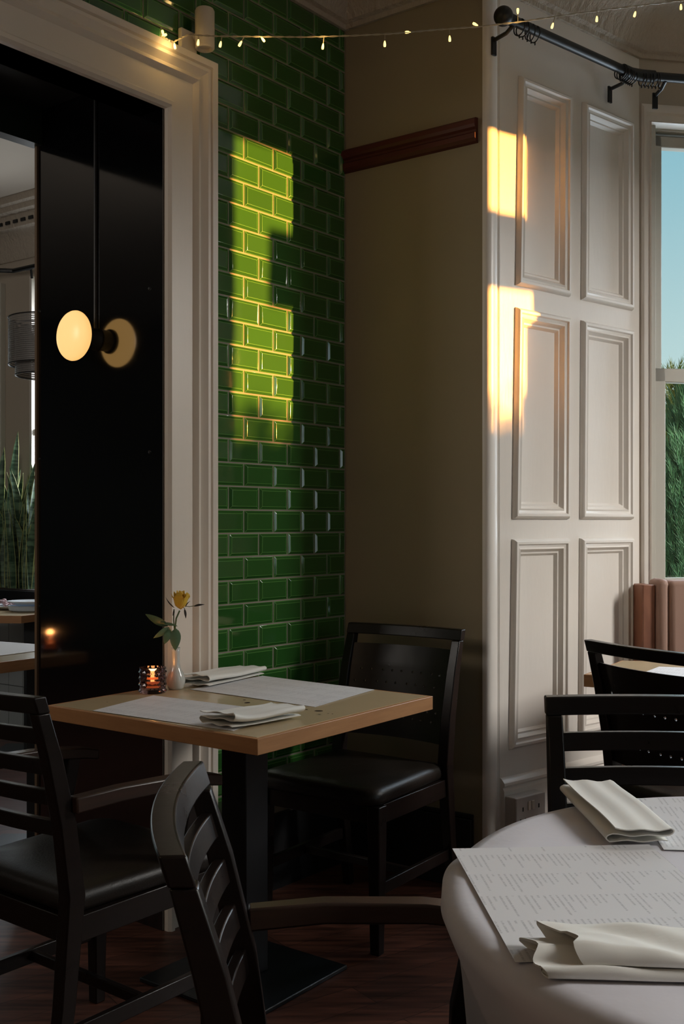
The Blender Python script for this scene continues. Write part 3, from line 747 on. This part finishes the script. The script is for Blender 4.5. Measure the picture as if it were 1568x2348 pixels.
for k in range(7): ring_on(RB - D3*(.085-.012*k) - L, D3, .025, .1*(k % 3))
for k in range(5): ring_on(RB + D4*(.03+.014*k) - L, D4, .024, .15*(k % 2))
ring_on(RB + D4*.10 - L, D4, .025, .3)

# ------------------------------------------------------------------ socket on the bay skirting
so = empty('wall_socket', W3(Vector((.09, .02, .25))), 0, 'double wall socket with two switches low on the white skirting', 'socket')
f = rel(so, W3)
m = MB(); m.box(.008, .160, .018, .060, .172, .310, f); m.build('back_box', M['socket_plastic'], so, bevel=.003)
m = MB(); m.box(.008, .160, .060, .068, .172, .310, f); m.build('faceplate', M['socket_plastic'], so, bevel=.003)
for x in (.074, .092):
    m = MB(); m.box(x-.007, x+.007, .068, .072, .262, .292, f); m.build('switch', M['white_plastic'], so, bevel=.001)
m = MB()
for x in (.042, .125):
    m.box(x-.003, x+.003, .0675, .0686, .262, .276, f); m.box(x-.016, x-.009, .0675, .0686, .232, .238, f); m.box(x+.009, x+.016, .0675, .0686, .232, .238, f)
m.build('pin_slots', M['black_paint'], so)

# ------------------------------------------------------------------ chairs
def rear_post(sx_, H=.855):
    """post from floor to the top, leaning back above the seat; x = +-.2"""
    st = [(-.055, 0, .030, .030), (-.02, .25, .034, .036), (0, .47, .036, .042), (-.02, .62, .034, .040), (-.052, .76, .032, .036), (-.080, H, .030, .030)]
    rings = []
    for y, z, wx, wy in st: rings.append([(sx_*.205+a*wx/2, y+b*wy/2, z) for a, b in ((-1,-1), (1,-1), (1,1), (-1,1))])
    return MB().loft(rings)
def lean_y(z):
    P = [(0, -.055), (.25, -.02), (.47, 0), (.62, -.02), (.76, -.052), (.855, -.080), (.95, -.11)]
    for a, b in zip(P, P[1:]):
        if a[0] <= z <= b[0]: return a[1]+(b[1]-a[1])*(z-a[0])/(b[0]-a[0])
def curved_rail(z0, z1, th, bulge, hw, over=0):
    """horizontal curved board between the posts; bulges to the back"""
    n = 14; rings = []
    for i in range(n+1):
        x = -hw + 2*hw*i/n; k = 1-(x/hw)**2
        b = -bulge*k; y0, y1 = lean_y(z0)+b, lean_y(z1)+b
        rings.append([(x, y0-th/2, z0), (x, y0+th/2, z0), (x, y1+th/2, z1), (x, y1-th/2, z1)])
    return MB().loft(rings)
def perforated_panel(z0, z1, th, bulge, hw, holes, rh=.0042):
    """curved board with real round holes; holes = list of (x, z)"""
    nx, nz = 44, 30
    def P(x, z, side): 
        k = 1-(x/hw)**2; return Vector((x, lean_y(z)-bulge*k + side*th/2, z))
    m = MB(); xs = [-hw+2*hw*i/nx for i in range(nx+1)]; zs = [z0+(z1-z0)*i/nz for i in range(nz+1)]
    hc = {}
    for x, z in holes: hc[(int((x+hw)/(2*hw)*nx), int((z-z0)/(z1-z0)*nz))] = True
    for i in range(nx):
        for j in range(nz):
            a, b, c, d = xs[i], xs[i+1], zs[j], zs[j+1]
            if (i, j) not in hc:
                for sd_ in (-1, 1): m.add([P(a,c,sd_), P(b,c,sd_), P(b,d,sd_), P(a,d,sd_)], [(0,1,2,3)[::sd_]])
            else:
                cx, cz_ = (a+b)/2, (c+d)/2
                sq = [(b, cz_), (b, d), (cx, d), (a, d), (a, cz_), (a, c), (cx, c), (b, c)]
                ci = [(cx+rh*math.cos(q*PI/4), cz_+rh*math.sin(q*PI/4)) for q in range(8)]
                for sd_ in (-1, 1):
                    m.add([P(*p, sd_) for p in sq+ci], [(q, (q+1) % 8, 8+(q+1) % 8, 8+q)[::sd_] for q in range(8)])
                m.add([P(*p, -1) for p in ci]+[P(*p, 1) for p in ci], [(q, (q+1) % 8, 8+(q+1) % 8, 8+q) for q in range(8)])
    for a, b in zip(xs, xs[1:]):
        for z in (z0, z1): m.add([P(a,z,-1), P(b,z,-1), P(b,z,1), P(a,z,1)], [(0,1,2,3)])
    for c, d in zip(zs, zs[1:]):
        for x in (-hw, hw): m.add([P(x,c,-1), P(x,d,-1), P(x,d,1), P(x,c,1)], [(0,1,2,3)])
    return m
def chair(loc, ang, label, kind, arms=False, group=None):
    """ang = direction the sitter faces"""
    rt = empty('dining_chair' if not arms else 'dining_armchair', (loc[0], loc[1], 0), ang-PI/2, label, 'chair', group)
    mt = M['chair_wood']
    for s_ in (-1, 1):
        rear_post(s_).build('rear_leg', mt, rt, bevel=.003)
        m = MB(); fx = s_*.205
        m.loft([[(fx+a*w_/2, .395+b*w_/2, z) for a, b in ((-1,-1),(1,-1),(1,1),(-1,1))] for z, w_ in ((0, .030), (.30, .040), (.425, .042))]); m.build('front_leg', mt, rt, bevel=.003)
    # seat rails
    m = MB(); m.box(-.205, .205, .385, .405, .370, .425); m.box(-.205, .205, -.012, .008, .370, .425); m.box(-.215, -.195, 0, .39, .370, .425); m.box(.195, .215, 0, .39, .370, .425); m.build('seat_frame', mt, rt, bevel=.002)
    m = MB(); m.box(-.213, -.197, -.01, .39, .165, .200); m.box(.197, .213, -.01, .39, .165, .200); m.box(-.2, .2, .19, .206, .170, .195); m.build('stretcher', mt, rt, bevel=.002)
    # upholstered seat
    n = 20; rings = []
    def outline(ins):
        pts = []
        hw0, hw1, y0, y1, r = .222-ins, .205-ins, -.005+ins, .432-ins, .045
        for cx, cy, a0 in ((hw0-r, y1-r, 0), (-hw0+r, y1-r, PI/2), (-hw1+.012, y0+.012, PI), (hw1-.012, y0+.012, 1.5*PI)):
            rr = r if cy > .2 else .012
            for k in range(6): a = a0+PI/2*k/5; pts.append((cx+rr*math.cos(a), cy+rr*math.sin(a)))
        return pts
    for ins, z in ((.010, .424), (.002, .432), (0, .444), (.002, .457), (.008, .467), (.020, .474), (.045, .479), (.09, .483), (.14, .485)):
        rings.append([(x, y, z) for x, y in outline(ins)])
    m = MB(); m.loft(rings); m.build('seat', M['leather'], rt, smooth='all')
    # back
    curved_rail(.855, .890, .030, .024, .222).build('top_rail', mt, rt, bevel=.003)
    if kind == 'slat':
        for zt in (.822, .757, .692, .627): curved_rail(zt-.034, zt, .016, .022, .195).build('back_slat', mt, rt, bevel=.002)
    else:
        holes = []
        for zr in (.735, .700, .625, .592):
            for k in range(-4, 5): holes.append((k*.038 + (.019 if zr in (.700, .592) else 0), zr))
        perforated_panel(.527, .824, .006, .030, .192, holes).build('back_panel', mt, rt, smooth=True)
    if arms:
        for s_ in (-1, 1):
            rings = []
            for y, z, w_, h_ in ((-.012, .660, .030, .034), (.10, .664, .034, .032), (.25, .658, .040, .030), (.36, .645, .044, .028), (.40, .636, .042, .026)):
                x = s_*(.222+.012*math.sin(PI*max(0, min(1, y/.4))))
                rings.append([(x-w_/2, y, z-h_/2), (x+w_/2, y, z-h_/2), (x+w_/2, y, z+h_/2), (x-w_/2, y, z+h_/2)])
            MB().loft(rings).build('armrest', M['worn_wood'], rt, bevel=.004)
            m = MB(); m.loft([[(s_*.222+a*w_/2, y+b*.018, z) for a, b in ((-1,-1),(1,-1),(1,1),(-1,1))] for z, w_, y in ((.40, .024, .30), (.52, .024, .305), (.640, .026, .33))]); m.build('arm_post', mt, rt, bevel=.003)
    return rt
chair((.159, 3.498), -2.182, 'black wooden chair with pierced solid back behind the square table, by the olive wall', 'panel')
chair((-.715, 2.32), .905, 'black slat-back armchair at the left photo edge, facing the square table', 'slat', True)
chair((-.105, 1.335), .09, 'black slat-back armchair nearest the camera, its back seen edge-on beside the round table', 'slat', True)
chair((.619, 2.02), -PI/2-.06, 'black slat-back chair at the far side of the round table', 'slat')
chair((.915, 3.01), math.atan2(.50, .86), 'black wooden chair with pierced solid back, drawn up to the small table by the bench', 'panel')

# ------------------------------------------------------------------ square table
TCn = Vector((-.265, 2.913, 0)); TA = math.radians(53.3)
tab = empty('dining_table', TCn, TA, 'square wooden table with oak edge set for two, in front of the green tiles', 'table')
hs = .371
m = MB(); m.box(-hs, hs, -hs, hs, .712, .7494); m.build('tabletop_edge', M['oak_edge'], tab, bevel=.0015)
m = MB(); m.box(-hs+.012, hs-.012, -hs+.012, hs-.012, .745, .750); m.build('tabletop', M['laminate'], tab)
m = MB(); m.box(-.045, .045, -.045, .045, .012, .712); m.build('column', M['steel_black'], tab, bevel=.003)
m = MB(); m.box(-.20, .20, -.20, .20, 0, .012); m.build('base_plate', M['steel_black'], tab, bevel=.003)
m = MB(); m.box(-.15, .15, -.03, .03, .695, .712); m.box(-.03, .03, -.15, .15, .695, .712); m.build('top_bracket', M['steel_black'], tab)
# worn spots in the top
def spot(m, px, py, rx, ry, seed):
    rnd = random.Random(seed); c = gz(px, py, .7503); n = 11; pts = []
    for k in range(n):
        a = 2*PI*k/n; r = 1+rnd.uniform(-.3, .3); pts.append((c.x+rx*r*math.cos(a), c.y+ry*r*math.sin(a), .7504))
    loc = Matrix.Rotation(-TA, 4, 'Z') @ Matrix.Translation(-TCn)
    m.add(pts, [tuple(range(n))], loc)
m = MB()
for i, (px, py, rx, ry) in enumerate([(730, 1630, .010, .008), (703, 1627, .003, .006), (752, 1636, .002, .003), (762, 1637, .0025, .003), (568, 1611, .008, .010), (560, 1605, .004, .004), (308, 1608, .010, .006), (246, 1610, .003, .002), (732, 1638, .005, .002)]): spot(m, px, py, rx, ry, i)
o = m.build('worn_spots', mat('worn_spot', (.02, .013, .01), .8, spec=.1), tab, recalc=False)
# papers
def sheet_on(name, P, z, label, mt, group=None):
    P = [Vector(p) for p in P]; c = sum(P, Vector())/4
    ex = (P[1]-P[0]).normalized(); a = math.atan2(ex.y, ex.x)
    R = Matrix.Rotation(-a, 4, 'Z') @ Matrix.Translation(-c)
    q = [R @ p for p in P]; n = 10; m = MB(); vs = []; fs = []
    for i in range(n+1):
        for j in range(n+1):
            u, v = i/n, j/n; p = q[0]*(1-u)*(1-v)+q[1]*u*(1-v)+q[2]*u*v+q[3]*(1-u)*v
            vs.append((p.x, p.y, .0004*math.sin(5*u+3*v)+.0004))
    N = len(vs); vs += [(x, y, z_-.0006) for x, y, z_ in vs]
    for i in range(n):
        for j in range(n):
            k = i*(n+1)+j; fs.append((k, k+n+1, k+n+2, k+1)); fs.append((N+k, N+k+1, N+k+n+2, N+k+n+1))
    for i in range(n):
        for k, s_ in ((i, 1), (i+n*(n+1), 1)): fs.append((k, k+1, N+k+1, N+k))
        for k in (i*(n+1), i*(n+1)+n): fs.append((k, k+n+1, N+k+n+1, N+k))
    m.add(vs, fs); o = m.build(name, mt, recalc=True, smooth=True); o.location = (c.x, c.y, z); o.rotation_euler = (0, 0, a)
    return tag(o, label, 'menu', group)
z_ = .7508
sheet_on('paper_menu', [gz(212, 1630, .7508), gz(535, 1676, .7508), gz(648, 1632, .7508), gz(352, 1595, .7508)], .7512, 'white paper menu on the nearer side of the square table', M['menu'])
sheet_on('paper_menu', [gz(436, 1581, .7508), gz(722, 1621, .7508), gz(858, 1582, .7508), gz(602, 1550, .7508)], .7512, 'white paper menu on the tile-wall side of the square table', M['menu'])

# folded napkins: layered S-fold, swept along its length
def napkin(P0, P1, width, z, label, layers=3, gap=.006, roll=.010, seed=1, wav=.003, lift=0.0, th=.0016):
    """P0->P1 long axis; cross-section a zigzag of folded cloth with rounded folds"""
    rnd = random.Random(seed); P0 = Vector(P0); P1 = Vector(P1); ax = (P1-P0); Ln = ax.length; a = math.atan2(ax.y, ax.x)
    cs = []                                    # centreline of cross-section (y, z)
    hw = width/2
    for k in range(layers):
        zc = gap*.5 + k*gap; d = 1 if k % 2 == 0 else -1
        w0 = hw*(1-.03*k)
        n = 10
        for i in range(n+1): cs.append((d*(-w0+2*w0*i/n), zc + .15*gap*math.sin(i*1.1+k)))
        if k < layers-1:
            for q in range(1, 6):
                t = PI*q/6; cs.append((d*(w0+gap*.5*math.sin(t)*1.2), zc+gap*.5*(1-math.cos(t))))
    NL = 26; m = MB(); rings = []
    for i in range(NL+1):
        f = i/NL; x = f*Ln; ring = []
        up = []; dn = []
        for j, (y, z0) in enumerate(cs):
            y2, z2 = cs[min(j+1, len(cs)-1)]; y1, z1 = cs[max(j-1, 0)]
            ty, tz = y2-y1, z2-z1; l = math.hypot(ty, tz) or 1; ny, nz_ = -tz/l, ty/l
            g = z0/(gap*layers)
            dz = g*(wav*math.sin(3.3*f+seed)+wav*.6*math.sin(8*f+2*y/width+seed) + lift*math.exp(-((f)/.12)**2)) ; dy = g*.008*math.sin(2.5*f+seed)
            dx = g*.012*math.sin(y*30+seed)*(1 if i in (0, NL) else 0)
            up.append((x+dx, y+dy+ny*th/2, z0+dz+nz_*th/2)); dn.append((x+dx, y+dy-ny*th/2, z0+dz-nz_*th/2))
        rings.append(up+dn[::-1])
    m.loft(rings)
    o = m.build('napkin', M['napkin'], smooth=True, angle=60); o.location = (P0.x, P0.y, z); o.rotation_euler = (0,0,a)
    return tag(o, label, 'napkin')
napkin(gz(497, 1668, .752), gz(655, 1640, .752), .105, .7525, 'folded white napkin at the front edge of the square table', 3, .0115, seed=3, wav=.004, lift=.006)
napkin(gz(448, 1575, .752), gz(574, 1546, .752), .10, .7525, 'folded white napkin lying beside the bud vase', 3, .0115, seed=8, wav=.004)

# bud vase with rose
vb = gz(403, 1580, .75); 
va = empty('bud_vase', (vb.x, vb.y, .7502), 0, 'small white porcelain bud vase on the square table', 'vase')
m = MB(); m.lathe([(.0001, .0), (.020, .0), (.0235, .006), (.0275, .022), (.0275, .032), (.022, .047), (.0145, .060), (.0112, .075), (.0110, .105), (.0128, .121), (.0115, .121), (.0095, .105), (.0095, .02), (.0001, .01)], 40)
m.build('body', M['porcelain'], va, smooth='all')
ro = empty('rose', (vb.x, vb.y, .7502), 0, 'yellow rose with green leaves standing in the white bud vase', 'flower')
def v3(px, py, dy=0): 
    p = gy(px, py, vb.y+dy); return p - ro.location
m = MB(); m.tube([(0,0,.03), v3(403, 1488), v3(400, 1450), v3(404, 1418), v3(412, 1400)], .0024, 8)
m.tube([v3(402, 1470), v3(398, 1420), v3(399, 1397)], .0018, 6); m.build('stem', M['stem'], ro, smooth='all')
hc_ = v3(414, 1397); H_ = .054
def petal(m, c, a0, r0, r1, h, wdt, curl, seed):
    n, k = 8, 7; vs = []; fs = []
    rnd = random.Random(seed)
    for i in range(n+1):
        f = i/n; rad = r0+(r1-r0)*math.sin(f*PI/2)**.8*1.0 + curl*max(0, f-.7)*3*.006
        if f < .25: rad = r0*0+ (rad)*(f/.25)**.5*.8 + rad*.2*(f/.25)
        for j in range(k+1):
            g = j/k-.5; ww = wdt*math.sin(PI*min(1, .25+.75*f*.95))**.4 if f < .85 else wdt*(1-(f-.85)*2.2)
            a = a0+g*ww
            vs.append((c.x+rad*math.cos(a), c.y+rad*math.sin(a), c.z+h*f*(1-.25*(2*g)**2*f)+.001*math.sin(7*g+seed)))
    for i in range(n):
        for j in range(k): q = i*(k+1)+j; fs.append((q, q+1, q+k+2, q+k+1))
    m.add(vs, fs)
m = MB()
for L_, (nn, r1, hh, cu) in enumerate([(3, .006, H_, 0), (3, .011, H_*1.0, .2), (4, .017, H_*.94, .6), (5, .022, H_*.86, 1.0)]):
    for i in range(nn): petal(m, hc_, 2*PI*i/nn+L_*.7, r1*.5, r1, hh, 2.2*PI/nn if nn > 3 else 2.6, cu, L_*7+i)
o = m.build('petals', M['rose'], ro, smooth='all', recalc=False); md = o.modifiers.new('s', 'SOLIDIFY'); md.thickness = .0006
def leafm(m, a, b, w_, droop=.2, tw=0):
    a, b = Vector(a), Vector(b); d = b-a; n = 8; s_ = d.cross(Vector((0, -1, 0))).normalized(); s_ = (s_*math.cos(tw)+Vector((0,-1,0))*math.sin(tw)).normalized(); o = d.cross(s_).normalized()
    vs = []; fs = []
    for i in range(n+1):
        f = i/n; c = a+d*f + o*(-.006*math.sin(PI*f)); wd = w_*math.sin(PI*f**.8)**.8 if 0 < f < 1 else 0.0004
        vs += [c-s_*wd+o*wd*.35, c, c+s_*wd+o*wd*.35]
    for i in range(n):
        for j in (0, 1): q = i*3+j; fs.append((q, q+1, q+4, q+3))
    m.add(vs, fs)
for a, b, w_, dy1, tw in (((385, 1436), (333, 1408), .014, -.01, .5), ((388, 1438), (352, 1463), .011, -.015, .7), ((390, 1442), (377, 1477), .011, -.02, .1), ((402, 1440), (402, 1492), .016, -.025, .15), ((372, 1430), (407, 1436), .006, -.02, .9), ((398, 1446), (410, 1478), .010, -.012, .2)):
    m = MB(); leafm(m, v3(*a), v3(*b, dy1), w_, .2, tw); m.build('leaf', M['leaf'], ro, smooth='all', recalc=False)
m = MB(); m.tube([v3(404, 1434), v3(388, 1434, -.006), v3(368, 1428, -.01)], .0012, 6); m.tube([v3(402, 1462), v3(388, 1440, -.01)], .0012, 6)
m.tube([v3(414, 1388), v3(434, 1391), v3(447, 1389)], .0010, 5); m.tube([v3(416, 1389), v3(424, 1396)], .001, 5); m.build('twig', M['stem'], ro)
for a, b, w_ in (((444, 1390), (469, 1386), .0032), ((423, 1396), (426, 1418), .0035), ((400, 1394), (380, 1370), .002), ((399, 1398), (396, 1412), .0025), ((425, 1392), (436, 1378), .0015)):
    m = MB(); leafm(m, v3(*a), v3(*b), w_, 0, .3); m.build('dry_leaf', M['dry_leaf'], ro, recalc=False)

# cut-glass candle holder
cb = gz(350, 1588, .75)
ch = empty('candle_holder', (cb.x, cb.y, .7502), 0, 'faceted mauve glass tumbler on the square table, left of the bud vase', 'candle holder')
n = 20; R0 = .0385; Hh = .072; NZ = 12; m = MB(); vs = []; fs = []
for i in range(NZ+1):
    for k in range(n):
        a = 2*PI*(k+(.5 if i % 2 else 0))/n; r = R0 - (.0025 if i in (0,) else 0) + (0 if i in (0, NZ) else (.0022 if i % 3 == 1 else -.0012))
        vs.append((r*math.cos(a), r*math.sin(a), Hh*i/NZ))
for i in range(NZ):
    for k in range(n):
        a, b = i*n+k, i*n+(k+1) % n; c, d = a+n, b+n
        if i % 2 == 0: fs += [(a, b, c), (b, d, c)]
        else: fs += [(a, b, d), (a, d, c)]
inner = [(Hh, R0-.005), (.03, R0-.006), (.018, R0-.008), (.0165, .001)]
o0 = len(vs)
for z, r in inner: vs += [(r*math.cos(2*PI*k/n), r*math.sin(2*PI*k/n), z) for k in range(n)]
def band(p, q): 
    for k in range(n): fs.append((p+k, p+(k+1) % n, q+(k+1) % n, q+k))
band(NZ*n, o0)
for q in range(3): band(o0+q*n, o0+(q+1)*n)
fs.append(tuple(range(n))); fs.append(tuple(o0+3*n+k for k in range(n)))
m.add(vs, fs); m.build('tumbler', M['glass_purple'], ch)
cd = empty('tea_light', (cb.x, cb.y, .7502+.019), 0, 'lit tea light glowing inside the faceted glass', 'candle')
m = MB(); m.lathe([(.0001, 0), (.019, 0), (.019, .015), (.017, .016), (.0001, .014)], 24); m.build('wax', M['candle_wax'], cd, smooth=True)
m = MB(); m.lathe([(.0001, .014), (.006, .019), (.0075, .026), (.004, .036), (.0003, .044)], 14); m.build('flame', M['flame'], cd, smooth='all')
l = bpy.data.lights.new('candle_glow', 'POINT'); l.energy = .12; l.color = (1, .42, .12); l.shadow_soft_size = .012
o = bpy.data.objects.new('candle_glow', l); COL.objects.link(o); o.parent = cd; o.location = (0, 0, .055)
h2 = copy_tree(ch); h2.location = (-1.41, 3.60, .7502); h2['label'] = 'mauve glass tumbler on the paper-covered table beyond the opening'
d2 = copy_tree(cd); d2.location = (-1.41, 3.60, .7692); d2['label'] = 'lit tea light on the paper-covered table beyond the opening'

# ------------------------------------------------------------------ round table
RC_ = Vector((.650, 1.353, 0)); RR = .512; ZR = .760
rt = empty('round_table', RC_, 0, 'round table standing under the white cloth', 'table')
m = MB(); m.lathe([(.0001, .725), (RR-.022, .725), (RR-.020, .754), (.0001, .754)], 64); m.build('tabletop', M['oak_edge'], rt)
m = MB(); m.lathe([(.05, 0), (.05, .725)], 20, (0,0,0), None, True); m.build('column', M['steel_black'], rt)
lg = gy(1084, 2310, 1.62) - RC_
for a in (0,):
    m = MB(); m.box(lg.x-.008, lg.x-.001, lg.y-.02, lg.y+.02, 0, .725); m.box(lg.x-.001, lg.x+.03, lg.y-.02, lg.y+.02, 0, .725); m.build('leg', M['edge_wood'], rt)
def cloth():
    n = 220; m = MB(); rings = []
    for f in (0.0005, .3, .6, .85, .96): rings.append([(RR*f*math.cos(2*PI*k/n), RR*f*math.sin(2*PI*k/n), ZR) for k in range(n)])
    half = .735; rot = .32
    K = 16
    for i in range(1, K+1):
        s_ = i/K; ring = []
        for k in range(n):
            a = 2*PI*k/n; b = a-rot; drop = half/max(abs(math.cos(b)), abs(math.sin(b))) - RR
            corner = max(0, (drop-.22)/.30)
            L_ = drop*s_; rb = .020
            # round over the rim and then hang
            if L_ < rb*PI/2: th = L_/rb; r = RR-rb*.4+rb*math.sin(th)*1.0; z = ZR-rb*(1-math.cos(th))
            else: h = L_-rb*PI/2; r = RR+rb*.6-.38*h*(1-.6*min(1, corner)) ; z = ZR-rb-h
            depth = max(0, ZR-z)
            fold = math.sin(a*11+1.3*math.sin(a*3)+.6)*.5+math.sin(a*7+2)*.5
            r += depth*.17*fold*(.35+.9*corner)
            r = max(r, RR*.55)
            ring.append((r*math.cos(a), r*math.sin(a), z))
        rings.append(ring)
    m.loft(rings, True, False)
    m.add([rings[0][k] for k in range(n)], [tuple(range(n))])
    o = m.build('tablecloth', M['tablecloth'], smooth='all'); o.location = RC_
    md = o.modifiers.new('s', 'SOLIDIFY'); md.thickness = .0015; md.offset = 1
    return tag(o, 'white cloth hanging in folds over the round table', 'tablecloth')
cloth()
zc = .7625
def g2(px, py): return gz(px, py, zc)
a, b = g2(1037, 1948), g2(1181, 2209); e1 = (b-a).normalized(); e2 = Vector((-e1.y, e1.x, 0))
sheet_on('paper_menu', [b, b+e2*.29, a+e2*.29, a], zc+.0012, 'printed menu on the round table, its corner past the cloth edge', M['menu'])
c0, c1 = g2(1440, 1832), g2(1522, 1950); 
sheet_on('paper_menu', [c1, c1+Vector((.40, -.04, 0)), c0+Vector((.40, .0, 0)), c0], zc+.0010, 'printed menu on the far right side of the round table', M['menu'])
napkin(g2(1462, 1938), g2(1352, 1826), .085, zc+.002, 'neatly folded white napkin on the far side of the round table', 3, .010, seed=5, wav=.002)

def big_napkin():                           # loosely folded napkin with open loops at its left end
    P0 = g2(1243, 2212); NL = 44; m = MB()
    def loop(W, z0, h, x0, Ln, flare, skew, ph, th=.0020):
        """flattened loop of cloth, folded edge towards the room side, lying along x"""
        cs = []
        for i in range(13): cs.append((-W+2*W*i/12, 0))
        for q in range(1, 9): t = PI*q/9; cs.append((W+h*.55*math.sin(t), h*.5*(1-math.cos(t))))
        for i in range(13): f = i/12; cs.append((W-2*W*f, h*(1+.10*math.sin(f*5+ph))))
        for q in range(1, 8): t = PI*q/9; cs.append((-W-h*.55*math.sin(t), h*.5*(1+math.cos(t))))
        rings = []; N = len(cs)
        for i in range(NL+1):
            f = i/NL; x = x0+f*Ln; fl = math.exp(-(f/.16)**2); up = []; dn = []
            for k, (y, z) in enumerate(cs):
                y2, zb = cs[min(k+1, N-1)]; y1, za = cs[max(k-1, 0)]
                ty, tz = y2-y1, zb-za; l = math.hypot(ty, tz) or 1; ny, nz_ = -tz/l, ty/l
                g = z/h
                zz_ = z0 + z*(1+flare*fl*(1 if y < .01 else .55)) + g*(.0022*math.sin(19*f+ph+y*55)+.0016*math.sin(41*f+y*90+2*ph))*(1-.3*fl)
                yy = y*(1-.10*fl) + .004*math.sin(4*f+ph)*g + skew*fl*g
                xx = x + (.012*math.sin(y*60+ph) - .010*g)*fl - y*.25*fl
                up.append((xx, yy+ny*th/2, zz_+nz_*th/2)); dn.append((xx, yy-ny*th/2, zz_-nz_*th/2))
            rings.append(up+dn[::-1])
        m.loft(rings)
    loop(.042, .000, .0085, 0, .54, .75, -.004, .4)
    loop(.038, .0125, .0105, .032, .51, .60, .006, 2.1)
    o = m.build('napkin', M['napkin'], smooth=True, angle=60); o.location = (P0.x, P0.y, zc+.0022); o.rotation_euler = (0, 0, -.035)
    tag(o, 'loosely folded white napkin with open loops at the front of the round table', 'napkin')
big_napkin()

# ------------------------------------------------------------------ bench and small tables by the window
bz = 1.02
be = empty('window_bench', gy(1500, 1400, 3.93) * 1, 0, 'brown upholstered bench with wooden end panel under the window', 'bench')
be.location.z = 0; L = be.location
def bt(p): return W4(p) - L
m = MB(); m.box(-.044, .006, .02, .125, 0, 1.0, bt); m.build('end_panel', M['booth_wood'], be, bevel=.004)
m = MB(); m.box(.008, .055, .05, .15, .40, 1.022, bt); m.box(.050, 1.5, .05, .16, .40, 1.016, bt); m.build('backrest', M['booth_fabric'], be, bevel=.02)
m = MB(); m.box(.0, 1.5, .16, .50, .36, .47, bt); m.build('seat', M['booth_fabric'], be, bevel=.02)
m = MB(); m.box(.01, 1.5, .04, .46, 0, .36, bt); m.build('plinth', M['booth_wood'], be)
qa = [gz(1338, 1546, .75), gz(1425, 1514, .75), gz(1425, 1514, .75)+Vector((.60, -.10, 0)), gz(1338, 1546, .75)+Vector((.52, -.26, 0))]
qa = [qa[0], qa[3], qa[2], qa[1]]
slab_table('dining_table', qa, .04, 'small wooden table with a white menu in front of the bench', legpos=(1.2, 3.5, 0))
pm = [gz(1460, 1549, .7508), gz(1600, 1559, .7508), gz(1640, 1533, .7508), gz(1511, 1529, .7508)]
sheet_on('paper_menu', pm, .7512, 'white menu on the small table by the bench', M['menu'])
